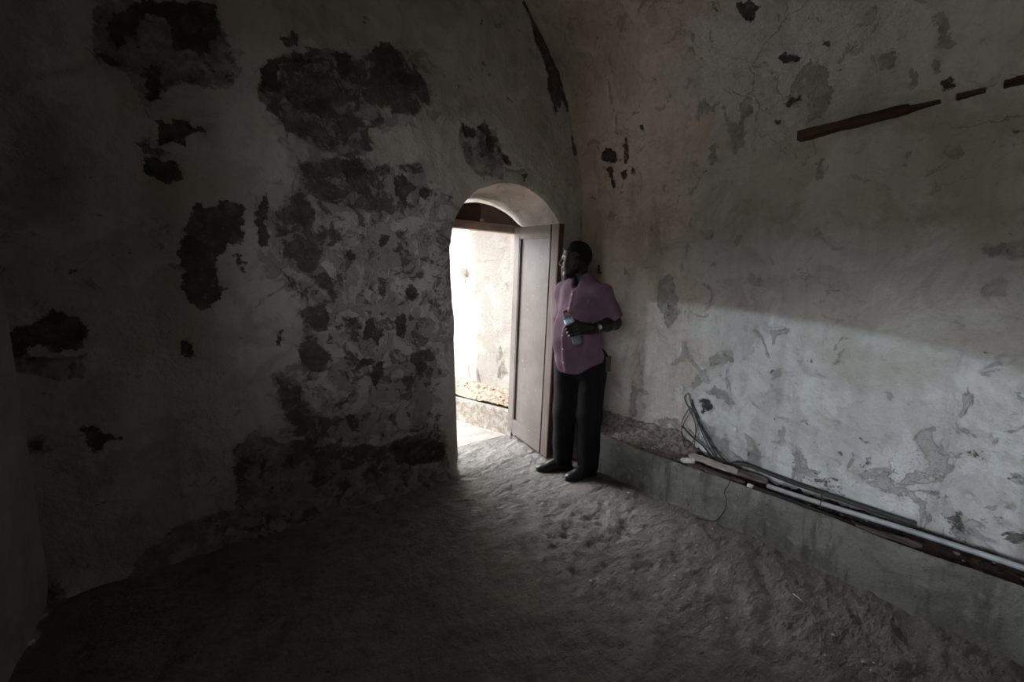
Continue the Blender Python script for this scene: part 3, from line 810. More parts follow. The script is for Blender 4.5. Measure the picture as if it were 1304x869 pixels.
def passage():
    # right-hand wall: a vaulted part by the door, then open to the sky, standing 5 cm further back
    TABLE = {'G': [[(0.34, 0.52), (0.42, 0.40), (0.50, 0.44), (0.46, 0.56), (0.40, 0.66)], [(0.42, 0.66), (0.47, 0.62), (0.46, 0.78), (0.42, 0.80)],
                   [(0.74, 0.32), (0.80, 0.36), (0.82, 0.50), (0.76, 0.44)]],
             'D': [[(0.95, 0.36), (1.02, 0.36), (1.03, 0.52), (0.97, 0.50)]],
             'M': [[(0.85, 0.3), (2.0, 0.3), (2.0, 1.0), (0.85, 0.9)]]}
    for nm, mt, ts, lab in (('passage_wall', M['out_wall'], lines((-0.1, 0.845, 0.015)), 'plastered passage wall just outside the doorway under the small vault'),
                            ('court_side_wall', M['out_far'], lines((0.83, 2.0, 0.015), (2.0, 7.0, 0.25)), 'wall beyond the passage vault with sky glare painted into its colour, carrying the lamp')):
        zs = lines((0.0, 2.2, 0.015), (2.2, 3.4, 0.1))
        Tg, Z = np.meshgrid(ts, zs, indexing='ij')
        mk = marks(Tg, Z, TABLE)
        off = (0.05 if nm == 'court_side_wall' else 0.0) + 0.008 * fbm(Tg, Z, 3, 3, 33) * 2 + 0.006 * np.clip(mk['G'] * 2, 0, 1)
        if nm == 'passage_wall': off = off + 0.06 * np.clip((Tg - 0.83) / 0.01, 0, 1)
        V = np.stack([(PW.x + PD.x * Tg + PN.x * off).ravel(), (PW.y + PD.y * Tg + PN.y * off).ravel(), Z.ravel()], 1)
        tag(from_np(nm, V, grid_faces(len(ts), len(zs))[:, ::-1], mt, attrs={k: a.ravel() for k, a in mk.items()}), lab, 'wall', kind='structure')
    # barrel vault over the first stretch
    rv = 0.92; zc = 1.72
    cl = PW - PN * rv
    th = np.linspace(-0.02, math.pi * 0.5, 26); ts = np.linspace(-0.12, 0.85, 24)
    Tg, A = np.meshgrid(ts, th, indexing='ij')
    off = rv * np.cos(A) - 0.002
    Z = zc + rv * np.sin(A) + 0.006 * fbm(Tg, A, 4, 3, 12)
    V = np.stack([(cl.x + PD.x * Tg + PN.x * off).ravel(), np.maximum((cl.y + PD.y * Tg + PN.y * off).ravel(), 0.482), Z.ravel()], 1)
    atr = {k: np.full(len(V), -1.0) for k in 'DGTM'}
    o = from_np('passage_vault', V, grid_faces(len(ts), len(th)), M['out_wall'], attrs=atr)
    tag(o, 'small plastered vault over the passage outside the door', 'vault', kind='structure')
    # thickness of the vault end, so that it reads as masonry
    bm = bmesh.new()
    t1 = 0.85
    ring_in = [bm.verts.new(cl + PD * t1 + PN * (rv * math.cos(a)) + Vector((0, 0, zc + rv * math.sin(a)))) for a in th]
    ring_out = [bm.verts.new(cl + PD * t1 + PN * ((rv + 0.5) * math.cos(a)) + Vector((0, 0, zc + (rv + 0.5) * math.sin(a)))) for a in th]
    for i in range(len(th) - 1):
        bm.faces.new([ring_in[i], ring_in[i + 1], ring_out[i + 1], ring_out[i]])
    e = bm_obj('vault_edge', bm, M['out_wall'], parent=o)
    for k in 'DGTM':
        a_ = e.data.attributes.new(k, 'FLOAT', 'POINT'); a_.data.foreach_set('value', np.full(len(e.data.vertices), -1, np.float32))
    # flat roof running on to the left of the crown
    bm = bmesh.new()
    q = cl
    Mx = Matrix(((PN.x, PD.x, 0, q.x), (PN.y, PD.y, 0, q.y), (0, 0, 1, 0), (0, 0, 0, 1)))
    add_box(bm, (-1.6, -0.12, zc + rv), (0.0, 0.85, zc + rv + 0.2), Mx)
    for v in bm.verts: v.co.y = max(v.co.y, 0.484)
    e = bm_obj('roof_slab', bm, M['out_kerb'], parent=o)
    # ground outside
    xs = lines((-14, -2.0, 0.5), (-2.0, 1.6, 0.02), (1.6, 10, 0.5)); ys = lines((0.50, 2.2, 0.02), (2.2, 16, 0.5))
    X, Y = np.meshgrid(xs, ys, indexing='ij')
    Z = 0.012 * fbm(X, Y, 3, 3, 17) * 2 + 0.008 * fbm(X * 1.0, Y * 2.2, 9, 3, 19) * 2
    Z *= np.clip((Y - 0.50) / 0.12, 0, 1)
    tag(from_np('courtyard_ground', np.stack([X.ravel(), Y.ravel(), Z.ravel()], 1), grid_faces(len(xs), len(ys)), M['out_floor']),
        'worn stone ground outside the doorway', 'ground', kind='structure')
    tag(kerb('passage_kerb', PK - PD * 0.02, PK + PD * 5, 1, 0.235, 0.06, M['out_kerb'], '', 20, 240),
        'weathered pale kerb at the foot of the passage wall', 'kerb', kind='structure')


passage()
o = box('yard', (-30, -14, -0.12), (X_L - TH - 0.02, 0.4, -0.05), M['yard_ground'])
tag(o, 'ground of the yard outside the side window', 'ground', kind='structure')
# unseen courtyard walls added to block low sky beyond the door
M['court'] = simple('sky_block_masonry', (0.30, 0.27, 0.23), (0.20, 0.18, 0.15), 1.5, 0.95, 0.1)
tag(box('sky_block_wall', (-8.0, 6.2, -0.1), (8.0, 6.6, 2.3), M['court']), 'unseen wall added across the far side of the courtyard to block low sky', 'wall', kind='structure')
tag(box('sky_block_wall', (-7.0, 0.5, -0.1), (-6.6, 6.2, 1.3), M['court']), 'unseen lower wall added along the open side of the courtyard to block low sky', 'wall', kind='structure')
# unseen roof on posts and yard wall, added to narrow the sky at the window
bm = bmesh.new(); add_box(bm, (-9.5, -11.0, 4.12), (X_L - TH, 3.0, 4.3))
tag(bm_obj('sky_block_roof', bm, M['yard']), 'unseen flat roof added outside the side window to cut its sky light', 'roof', kind='structure')
for yy in (-9.5, 1.8):
    tag(box('sky_block_post', (-9.4, yy - 0.15, -0.05), (-9.1, yy + 0.15, 4.12), M['out_kerb'], None, 0.02), 'square masonry post under the edge of the added sky-blocking roof', 'post', 'posts of the added roof', kind='structure')
tag(box('sky_block_yard_wall', (-14.3, -14.0, -0.05), (-14.0, 0.4, 3.8), M['yard']), 'unseen wall added across the yard to block low sky at the window', 'wall', kind='structure')

# ================================================================= door
M['paint'] = None


def door_paint():
    k = NT('worn_door_paint')
    n = k.noise(3, 6, 0.65); s = k.noise(1.0, 6, 0.7, vec=k.mapping((40, 40, 2.5))); f = k.noise(28, 6, 0.72)
    c = k.mix(k.ramp(n, 0.35, 0.65), (0.142, 0.123, 0.110), (0.108, 0.092, 0.081))
    c = k.mix(k.math('MULTIPLY', k.ramp(s, 0.5, 0.72), 0.45), c, (0.112, 0.091, 0.081))
    c = k.mix(k.math('MULTIPLY', k.ramp(f, 0.62, 0.70), 0.6), c, (0.364, 0.343, 0.322))
    k.bump(k.math('ADD', f, s), 0.3, 0.004)
    return k.done(c, 0.6, 0.35)


M['paint'] = door_paint()
M['dark_paint'] = simple('dark_red_door_edge', (0.10, 0.045, 0.035), (0.06, 0.03, 0.025), 20, 0.7, 0.3, 0.3, 60)
M['tan_paint'] = simple('tan_stile', (0.158, 0.123, 0.107), (0.115, 0.086, 0.074), 1.0, 0.7, 0.3, 0.3, 1.0, stretch=(40, 40, 3))  # near stile in a tanner tone than the leaf
M['old_wood'] = simple('brown_door_frame', (0.36, 0.27, 0.225), (0.26, 0.19, 0.155), 1.0, 0.75, 0.25, 0.4, 1.0, stretch=(4, 40, 40))
M['board_brown'] = simple('brown_transom_board', (0.20, 0.14, 0.105), (0.13, 0.085, 0.065), 3, 0.8, 0.2, 0.3, 30)
M['board_dark'] = simple('dark_transom_board', (0.10, 0.065, 0.052), (0.065, 0.043, 0.035), 3, 0.8, 0.2, 0.3, 30)

SAG = math.radians(4.2)
hd = Vector((-0.105, -0.9945, 0)).normalized()
e1 = hd * math.cos(SAG) - Vector((0, 0, 1)) * math.sin(SAG)
e2 = Vector((0, 0, 1)) * math.cos(SAG) + hd * math.sin(SAG)
e3 = Vector((-0.9945, 0.105, 0)).normalized()
LW, LH, LT = 0.645, 1.875, 0.040
org = Vector((0.725, -0.171, 0.012)) - e1 * LW
DM = Matrix((( e1.x, e2.x, e3.x, org.x), (e1.y, e2.y, e3.y, org.y), (e1.z, e2.z, e3.z, org.z), (0, 0, 0, 1)))
door = empty('door_1', (0.80, 0.45, 0.0))
tag(door, 'open sagging panelled door leaf in pale worn paint with its brown frame and transom', 'door', kind='structure')
DI = Matrix.Translation(Vector((-0.80, -0.45, 0)))


def dbox(name, lo, hi, mat, bevel=0.003):
    return box(name, lo, hi, mat, door, bevel, DI @ DM)


def fbox(name, lo, hi, mat, bevel=0.004):
    return box(name, lo, hi, mat, door, bevel, DI)


dbox('stile', (0, 0, -LT), (0.085, LH, 0), M['paint'])
dbox('stile', (LW - 0.085, 0, -LT), (LW, LH, 0.0), M['tan_paint'])
dbox('groove', (LW - 0.105, 0.0, -LT), (LW - 0.085, LH, -0.020), M['dark_paint'])
dbox('rail', (0.085, LH - 0.085, -LT), (LW - 0.105, LH, -0.001), M['paint'])
dbox('rail', (0.085, 0, -LT), (LW - 0.105, 0.125, -0.001), M['paint'])
dbox('panel', (0.08, 0.12, -LT + 0.006), (LW - 0.10, LH - 0.08, -0.024), M['paint'], 0.0)
for lo, hi in (((0.085, 0.125), (0.097, LH - 0.085)), ((LW - 0.117, 0.125), (LW - 0.105, LH - 0.085)),
               ((0.097, 0.125), (LW - 0.117, 0.137)), ((0.097, LH - 0.097), (LW - 0.117, LH - 0.085))):
    dbox('moulding', (*lo, -0.025), (*hi, -0.004), M['paint'], 0.002)
dbox('edge_strip', (LW, 0.0, -LT - 0.004), (LW + 0.008, LH, -0.002), M['dark_paint'], 0.001)
dbox('ledge_board', (0.02, 0.25, -LT - 0.02), (LW - 0.02, 0.38, -LT), M['dark_paint'])
dbox('ledge_board', (0.02, 1.45, -LT - 0.02), (LW - 0.02, 1.58, -LT), M['dark_paint'])
fbox('header', (-0.04, 0.405, 1.895), (0.93, 0.475, 1.962), M['old_wood'])
fbox('header_bead', (-0.04, 0.396, 1.925), (0.93, 0.406, 1.945), M['old_wood'], 0.002)
fbox('frame_post', (0.835, 0.405, 0.0), (1.10, 0.475, 1.895), M['old_wood'])
fbox('frame_post', (-0.05, 0.405, 0.0), (0.0, 0.475, 1.895), M['old_wood'])
# transom boards closing the arch, a hand's breadth short of the soffit so that daylight slips over them
OT = OUT * 0.07 + door_outline(drop=0.07, wob=0.3) * 0.93


def transom(x0, x1, y0, y1, mat):
    bm = bmesh.new()
    top = [(x, z - 0.036) for x, z in OT if z > 1.97 and x0 < x < x1]
    if top[0][0] > x0 + 0.01: top = [(x0, max(1.962, float(np.interp(x0, [p[0] for p in top], [p[1] for p in top]))))] + top if x0 > 0.2 else [(top[0][0], 1.962)] + top
    if x1 < 0.9: top = top + [(x1, top[-1][1])]
    poly = [(x1 if x1 < 0.9 else top[-1][0] + 0.02, 1.955)] + [(top[0][0], 1.955)] + top
    a = [bm.verts.new(DI @ Vector((x, y0, z))) for x, z in poly]
    b = [bm.verts.new(DI @ Vector((x, y1, z))) for x, z in poly]
    bm.faces.new(a); bm.faces.new(b[::-1])
    for i in range(len(a)):
        j = (i + 1) % len(a)
        bm.faces.new([a[i], b[i], b[j], a[j]])
    return bm_obj('transom_board', bm, mat, door)


transom(-0.02, 0.505, 0.452, 0.468, M['board_dark'])
transom(0.505, 1.08, 0.458, 0.474, M['board_brown'])


def blob(name, rad, seed, mat, parent=None, loc=(0, 0, 0), sub=2, jag=0.25, rot=None):
    bm = bmesh.new()
    bmesh.ops.create_icosphere(bm, subdivisions=sub, radius=1.0)
    r3 = random.Random(seed)
    off = Vector((r3.uniform(-9, 9), r3.uniform(-9, 9), r3.uniform(-9, 9)))
    from mathutils import noise as mn
    for v in bm.verts:
        f = 1 + jag * (mn.noise(v.co * 1.3 + off) + 0.6 * mn.noise(v.co * 3.1 + off))
        v.co = Vector((v.co.x * rad[0], v.co.y * rad[1], v.co.z * rad[2])) * f
    o = bm_obj(name, bm, mat, parent, smooth=False)
    o.location = loc
    if rot: o.rotation_euler = rot
    return o


M['stone'] = simple('broken_stone', (0.36, 0.30, 0.27), (0.22, 0.18, 0.16), 30, 0.9, 0.2, 0.6, 60)
M['brick'] = simple('broken_brick', (0.32, 0.25, 0.22), (0.18, 0.14, 0.12), 30, 0.95, 0.2, 0.6, 60)
M['lime'] = simple('lime_crumb', (0.68, 0.65, 0.62), (0.5, 0.47, 0.44), 30, 0.9, 0.2, 0.5, 60)
tag(blob('pebble', (0.022, 0.014, 0.018), 3, M['stone'], loc=(0.50, 0.427, 1.978)), 'small grey lump left on the brown door header', 'stone')

# ================================================================= ledge behind the kerb
def bed(name, frame, us, vs_, zf, mat, label, cat):
    U, V = np.meshgrid(us, vs_, indexing='ij')
    Z = zf(U, V)
    P = frame(U, V)
    o = from_np(name, np.stack([P[0].ravel(), P[1].ravel(), Z.ravel()], 1), grid_faces(len(us), len(vs_)), mat, smooth=False)
    tag(o, label, cat, kind='stuff')
    return o


def soil_z(U, V):
    mound = np.clip((V + 1.28) / 0.25, 0, 1)
    base = 0.210 + 0.018 * fbm(U, V, 8, 3, 3) * 2
    heap = 0.248 + 0.10 * np.clip((U - 0.99) / 0.26, 0, 1) ** 1.3
    z = base * (1 - mound) + heap * mound
    return z + 0.030 * np.abs(fbm(U, V, 34, 3, 29)) * 2 + 0.016 * fbm(U, V, 14, 3, 25) * 2 * (0.4 + mound)


M['rubble'] = simple('rubble_dust', (0.27, 0.20, 0.165), (0.11, 0.08, 0.065), 26, 0.95, 0.1, 0.9, 80)


def soil_mat():
    k = NT('ledge_soil')
    sx = k.N.new('ShaderNodeSeparateXYZ'); k.L.new(k.pos, sx.inputs[0])
    n = k.noise(30, 6, 0.7)
    dark = k.mix(k.ramp(n, 0.4, 0.65), (0.085, 0.065, 0.05), (0.035, 0.028, 0.022))
    red = k.mix(k.ramp(n, 0.4, 0.65), (0.36, 0.30, 0.27), (0.15, 0.12, 0.105))
    c = k.mix(k.ramp(sx.outputs[1], -1.32, -1.05), dark, red)
    k.bump(k.noise(90, 5, 0.7), 0.9, 0.01)
    return k.done(c, 0.95, 0.1)


bed('soil_bed', lambda U, V: (U, V), lines((0.945, 1.30, 0.0105)), lines((-4.2, -3.0, 0.05), (-3.0, 0.03, 0.0105)), soil_z, soil_mat(),
    'dark soil and brick dust filling the ledge behind the kerb', 'soil')


def ssz(x, y):
    return float(soil_z(np.array([x]), np.array([y]))[0])


r4 = random.Random(8)
proto = {}
for kind, mat, nn, lab, cat, grp, y0, y1, smin, smax in (
        ('brick_fragment', 'brick', 46, 'broken brown brick fragment on the rubble heap behind the kerb', 'rubble', 'brick fragments on the ledge', -1.25, -0.25, 0.008, 0.024),
        ('lime_crumb', 'lime', 26, 'small white crumb of fallen plaster lying in the rubble behind the kerb', 'rubble', 'plaster crumbs on the ledge', -1.3, -0.30, 0.005, 0.012),
        ('stone_chip', 'stone', 34, 'dull stone chip in the dark soil beside the grey pipe', 'rubble', 'stone chips beside the pipe', -2.75, -1.35, 0.006, 0.015)):
    ps = [blob(kind, (1.0, 0.75, 0.6), 40 + q, M[mat], sub=1, jag=0.35) for q in range(3)]
    for i in range(nn):
        o = ps[i] if i < 3 else ps[i % 3].copy()
        if i >= 3: COL.objects.link(o)
        s = r4.uniform(smin, smax)
        x = r4.uniform(0.985, 1.23); y = r4.uniform(y0, y1)
        o.scale = (s, s, s * r4.uniform(0.6, 1.0))
        o.location = (x, y, ssz(x, y) + s * 0.30)
        o.rotation_euler = (0, 0, r4.uniform(0, 6.28))
        tag(o, lab, cat, grp)

# pipes, hose, boards
M['pvc'] = simple('grey_plastic_pipe', (0.38, 0.40, 0.41), (0.27, 0.28, 0.29), 6, 0.45, 0.4)
M['black_rubber'] = simple('black_rubber', (0.025, 0.024, 0.022), (0.05, 0.047, 0.042), 12, 0.6, 0.35)
M['white_plastic'] = simple('white_plastic', (0.75, 0.74, 0.70), (0.6, 0.58, 0.54), 12, 0.5, 0.4)
M['pale_wood'] = simple('pale_broken_wood', (0.52, 0.47, 0.42), (0.24, 0.20, 0.17), 1.0, 0.85, 0.2, 0.6, 1.0, stretch=(60, 6, 60))
M['grey_wood'] = simple('grey_rotten_wood', (0.20, 0.17, 0.145), (0.085, 0.07, 0.06), 1.0, 0.9, 0.2, 0.7, 1.0, stretch=(50, 5, 50))

pp = empty('drain_pipe', (1.06, -1.70, 0.25))
tag(pp, 'long grey plastic pipe lying along the ledge against the side wall', 'pipe')
off = Vector((-1.06, 1.70, -0.25))
path = spline([Vector(p) + off for p in ((1.075, -1.70, 0.274), (1.095, -1.95, 0.272), (1.128, -2.28, 0.274), (1.150, -2.65, 0.272), (1.175, -3.2, 0.268), (1.20, -4.0, 0.262))], 6)
tube('pipe', path, 0.0130, M['pvc'], pp, 12)
for yy, xx in ((-1.955, 1.096),):
    bm = bmesh.new()
    tube_bm(bm, [Vector((xx, yy, 0.272)) + off + Vector((0.0165 * math.cos(a), 0, 0.0165 * math.sin(a))) for a in np.linspace(0, 2 * math.pi, 14)], 0.0028, 5)
    tube_bm(bm, [Vector((xx + 0.01, yy, 0.292)) + off, Vector((xx + 0.022, yy + 0.01, 0.318)) + off, Vector((xx + 0.012, yy - 0.008, 0.335)) + off], 0.004, 5)
    bm_obj('tie_wire', bm, M['black_rubber'], pp)
dp = empty('conduit', (1.03, -1.63, 0.25))
tag(dp, 'short black conduit with a white end cap lying beside the kerb lip', 'pipe')
off = Vector((-1.03, 1.63, -0.25))
tube('tube', spline([Vector(p) + off for p in ((0.998, -1.655, 0.266), (1.000, -1.80, 0.262), (1.004, -2.08, 0.254))], 5), 0.016, M['black_rubber'], dp, 12)
tube('end_cap', [Vector((0.9978, -1.628, 0.267)) + off, Vector((0.998, -1.658, 0.266)) + off], 0.0175, M['white_plastic'], dp, 12)
hs = tube('rubber_hose', spline([(1.185, -1.45, 0.296), (1.20, -1.49, 0.300), (1.215, -1.52, 0.300), (1.225, -1.62, 0.290), (1.215, -1.78, 0.284), (1.225, -1.98, 0.276), (1.235, -2.3, 0.270)], 7), 0.012, M['black_rubber'], None, 10)
tag(hs, 'black rubber hose running along the wall behind the broken boards', 'hose')


def plank(name, p0, p1, w, t, mat, label, seed, roll=0.0):
    p0, p1 = Vector(p0), Vector(p1)
    d = (p1 - p0).normalized(); s = Vector((0, 0, 1)).cross(d).normalized(); u = d.cross(s)
    s, u = s * math.cos(roll) + u * math.sin(roll), u * math.cos(roll) - s * math.sin(roll)
    r = random.Random(seed); bm = bmesh.new(); n = 12; rings = []
    for i in range(n + 1):
        q = p0.lerp(p1, i / n)
        ww = w * (1 + r.uniform(-0.12, 0.12)) * (0.55 if i in (0, n) else 1); tt = t * (1 + r.uniform(-0.15, 0.15))
        sh = s * r.uniform(-0.1, 0.1) * w
        if i in (0, n): q = q + d * r.uniform(-0.01, 0.01)
        rings.append([bm.verts.new(q + sh + s * a * ww / 2 + u * b * tt / 2) for a, b in ((-1, -1), (1, -1), (1.0, 1), (-1, 1))])
    for a, b in zip(rings[:-1], rings[1:]):
        for k in range(4):
            bm.faces.new([a[k], a[(k + 1) % 4], b[(k + 1) % 4], b[k]])
    bm.faces.new(rings[0][::-1]); bm.faces.new(rings[-1])
    o = bm_obj(name, bm, mat)
    tag(o, label, 'board', 'broken boards on the ledge')
    return o


plank('broken_board', (1.035, -1.245, 0.318), (1.080, -1.52, 0.294), 0.052, 0.014, M['pale_wood'], 'pale splintered board lying on top of the ledge by the cable loops', 1, 0.2)
plank('broken_board', (1.00, -1.27, 0.270), (1.04, -1.58, 0.250), 0.06, 0.02, M['grey_wood'], 'grey rotten board wedged under the pale splintered board', 2, -0.1)
plank('broken_board', (1.12, -1.30, 0.275), (1.16, -1.66, 0.262), 0.05, 0.018, M['grey_wood'], 'dark rotten board lying between the hose and the pale board', 3, 0.1)
plank('broken_board', (0.975, -1.225, 0.290), (1.000, -1.30, 0.298), 0.034, 0.012, M['lime'], 'short whitewashed board stub leaning on the kerb lip', 4, 0.7)
plank('broken_board', (0.985, -2.12, 0.262), (1.06, -2.34, 0.250), 0.045, 0.012, M['grey_wood'], 'thin splintered lath in the soil beside the grey pipe', 5, 0.05)

# cable loops standing up against the wall
cb = empty('cable_bundle', (1.20, -1.22, 0.27))
tag(cb, 'tangle of thin dark cables looped up against the side wall', 'cable')
off = Vector((-1.20, 1.22, -0.27))
for i, (pts, rr) in enumerate((
        (((1.20, -1.33, 0.285), (1.22, -1.25, 0.37), (1.245, -1.16, 0.50), (1.25, -1.11, 0.60), (1.25, -1.09, 0.665), (1.25, -1.06, 0.63), (1.245, -1.10, 0.56), (1.23, -1.16, 0.47), (1.20, -1.18, 0.38), (1.17, -1.15, 0.30)), 0.0032),
        (((1.19, -1.35, 0.285), (1.22, -1.27, 0.38), (1.24, -1.19, 0.47), (1.25, -1.13, 0.56), (1.25, -1.115, 0.63), (1.25, -1.14, 0.57), (1.24, -1.20, 0.48), (1.20, -1.30, 0.36), (1.16, -1.38, 0.28)), 0.0032),
        (((1.17, -1.10, 0.45), (1.19, -1.16, 0.39), (1.21, -1.24, 0.335), (1.18, -1.32, 0.285)), 0.0062),
        (((1.18, -1.12, 0.30), (1.20, -1.08, 0.40), (1.23, -1.10, 0.50), (1.245, -1.13, 0.55), (1.23, -1.18, 0.50), (1.19, -1.19, 0.40), (1.16, -1.20, 0.31)), 0.0026),
        (((1.24, -1.11, 0.58), (1.25, -1.15, 0.52), (1.24, -1.22, 0.42), (1.22, -1.32, 0.33), (1.19, -1.42, 0.285)), 0.0034),
        (((1.245, -1.10, 0.56), (1.24, -1.06, 0.47), (1.22, -1.07, 0.39), (1.19, -1.12, 0.33)), 0.0026))):
    tube('strand', [p + off for p in spline(pts, 7)], rr, M['black_rubber'], cb, 6)
kc = tube('thin_cable', spline([(1.02, -1.54, 0.275), (0.955, -1.55, 0.290), (0.925, -1.555, 0.270), (0.912, -1.54, 0.22), (0.915, -1.555, 0.16), (0.905, -1.545, 0.10), (0.895, -1.51, 0.035), (0.885, -1.45, 0.012), (0.86, -1.36, 0.010)], 7), 0.0022, M['black_rubber'], None, 6)
tag(kc, 'thin dark cable hanging over the face of the kerb', 'cable')

# curled dry leaves and scraps
M['dry_leaf'] = simple('dry_leaf', (0.55, 0.50, 0.44), (0.38, 0.33, 0.28), 40, 0.85, 0.2)


def leaf_mesh(name, ln, wd, curl, seed, mat):
    r = random.Random(seed); bm = bmesh.new(); rows = []
    for i in range(7):
        t = i / 6; x = (t - 0.5) * ln; w = wd * math.sin(math.pi * (0.08 + 0.84 * t)) ** 0.8 / 2
        z = curl * ln * (2 * t - 1) ** 2 + r.uniform(-.05, .05) * wd
        rows.append([bm.verts.new((x, -w, z + w * 0.5)), bm.verts.new((x, 0, z)), bm.verts.new((x, w, z + w * 0.5))])
    for a, b in zip(rows[:-1], rows[1:]):
        for k in range(2): bm.faces.new([a[k], a[k + 1], b[k + 1], b[k]])
    bmesh.ops.solidify(bm, geom=list(bm.faces), thickness=0.0012)
    return bm_obj(name, bm, mat)


for i, (x, y, ln, wd, cu, rz, rx) in enumerate(((1.00, -2.37, 0.045, 0.018, 0.18, 0.8, 0.3), (1.01, -2.33, 0.03, 0.014, 0.2, 2.0, 0.5), (1.02, -2.45, 0.04, 0.014, 0.1, 0.2, 0.9),
                                                 (1.03, -2.50, 0.05, 0.022, 0.15, 0.5, 0.2), (1.00, -2.585, 0.065, 0.018, 0.08, 0.35, 0.3), (1.05, -0.87, 0.045, 0.016, 0.3, 2.5, 0.5),
                                                 (1.0, -2.27, 0.035, 0.014, 0.1, 1.2, 0.2), (1.03, -2.16, 0.03, 0.012, 0.2, 2.6, 0.3))):
    o = leaf_mesh('dry_leaf', ln, wd, cu, i, M['dry_leaf'])
    o.location = (x, y, ssz(x, y) + 0.010); o.rotation_euler = (rx, 0.1, rz)
    tag(o, 'pale curled dry leaf lying in the ledge soil behind the kerb', 'leaf', 'dry leaves on the ledge')

# litter on the floor
st = tube('stick', [(0.622, -2.014, 0.010), (0.610, -2.040, 0.013), (0.598, -2.068, 0.010)], [0.0022, 0.0026, 0.002], M['white_plastic'], None, 6)
tag(st, 'short white stick lying on the open cement floor', 'stick')
r5 = random.Random(21)
fp = [blob('floor_crumb', (1.0, 0.8, 0.5), 70 + q, M['lime'], sub=1, jag=0.35) for q in range(2)]
spots = [(0.36, -2.215), (0.33, -2.19), (0.47, -2.335), (0.44, -2.31), (0.42, -2.34), (-0.44, -1.06), (-0.13, -1.25), (-0.02, -1.41), (0.02, -1.44), (-0.06, -1.40),
         (0.30, -1.62), (0.55, -1.75), (0.24, -1.9), (0.80, -0.95), (0.86, -1.25), (0.84, -1.52), (-0.28, -1.0), (0.62, -1.55), (0.12, -1.75), (0.5, -2.2)]
for i, (x, y) in enumerate(spots):
    o = fp[i] if i < 2 else fp[i % 2].copy()
    if i >= 2: COL.objects.link(o)
    s = r5.uniform(0.004, 0.009); o.scale = (s, s, s); o.location = (x, y, 0.006); o.rotation_euler = (0, 0, r5.uniform(0, 6))
    tag(o, 'tiny pale plaster crumb lying on the cement floor', 'rubble', 'plaster crumbs on the floor')

# timber batten let into the side wall
M['batten'] = simple('dark_batten_wood', (0.095, 0.055, 0.042), (0.045, 0.028, 0.022), 1.0, 0.85, 0.2, 0.6, 1.0, stretch=(40, 4, 40))
bt = empty('timber_batten', (1.27, -1.66, 2.23))
tag(bt, 'dark broken timber batten fixed level on the side wall', 'batten')
for a, b, h0, h1, dep in ((-1.655, -2.10, 0.050, 0.040, 0.055), (-2.10, -2.20, 0.030, 0.016, 0.030), (-2.25, -2.335, 0.026, 0.022, 0.028), (-2.385, -2.56, 0.034, 0.030, 0.035), (-2.56, -3.3, 0.036, 0.036, 0.04)):
    bm = bmesh.new(); n = 10; rings = []
    for i in range(n + 1):
        y = a + (b - a) * i / n; h = h0 + (h1 - h0) * i / n; h *= 1 + r5.uniform(-0.1, 0.1); dd = dep * (1 + r5.uniform(-0.08, 0.08))
        rings.append([bm.verts.new((x - 1.27, y + 1.66, z - 2.23)) for x, z in ((1.285, 2.232 - h / 2), (1.265 - dd, 2.232 - h / 2), (1.265 - dd, 2.232 + h / 2 - 0.006), (1.285, 2.232 + h / 2))])
    for p, q in zip(rings[:-1], rings[1:]):
        for k in range(4): bm.faces.new([p[k], p[(k + 1) % 4], q[(k + 1) % 4], q[k]])
    bm.faces.new(rings[0][::-1]); bm.faces.new(rings[-1])
    bm_obj('batten_length', bm, M['batten'], bt)

# ================================================================= things in the passage
def pat(t, a, z):
    p = PK + PD * t + PN * a
    return Vector((p.x, p.y, z))


def rub_z(U, V):
    return 0.235 + 0.10 * np.clip(V / 0.36, 0, 1) ** 0.8 + 0.022 * np.abs(fbm(U, V, 26, 3, 41)) * 2 + 0.02 * fbm(U, V * 2, 9, 3, 43) * 2 - 0.03 * (V < 0.02)


M['straw'] = simple('passage_rubble', (0.350, 0.280, 0.217), (0.182, 0.133, 0.098), 30, 0.95, 0.1, 0.9, 80)
bed('rubble_bed', lambda U, V: (PK.x + PD.x * U + PN.x * V, PK.y + PD.y * U + PN.y * V), lines((-0.05, 2.4, 0.012)), lines((0.04, 0.42, 0.012)), rub_z, M['straw'],
    'pale brown rubble heaped on the ledge of the passage outside', 'rubble')
r6 = random.Random(31)
ps = [blob('passage_fragment', (1.0, 0.75, 0.5), 90 + q, M['stone'] if q else M['brick'], sub=1, jag=0.35) for q in range(3)]
for i in range(30):
    o = ps[i] if i < 3 else ps[i % 3].copy()
    if i >= 3: COL.objects.link(o)
    u, v = r6.uniform(0.0, 1.4), r6.uniform(0.09, 0.33); s = r6.uniform(0.009, 0.024)
    z = float(rub_z(np.array([u]), np.array([v]))[0])
    o.location = pat(u, v, z + s * 0.2); o.scale = (s, s, s); o.rotation_euler = (0, 0, r6.uniform(0, 6))
    tag(o, 'brown rubble fragment on the sunny passage ledge beyond the door', 'rubble', 'rubble fragments on the passage ledge')

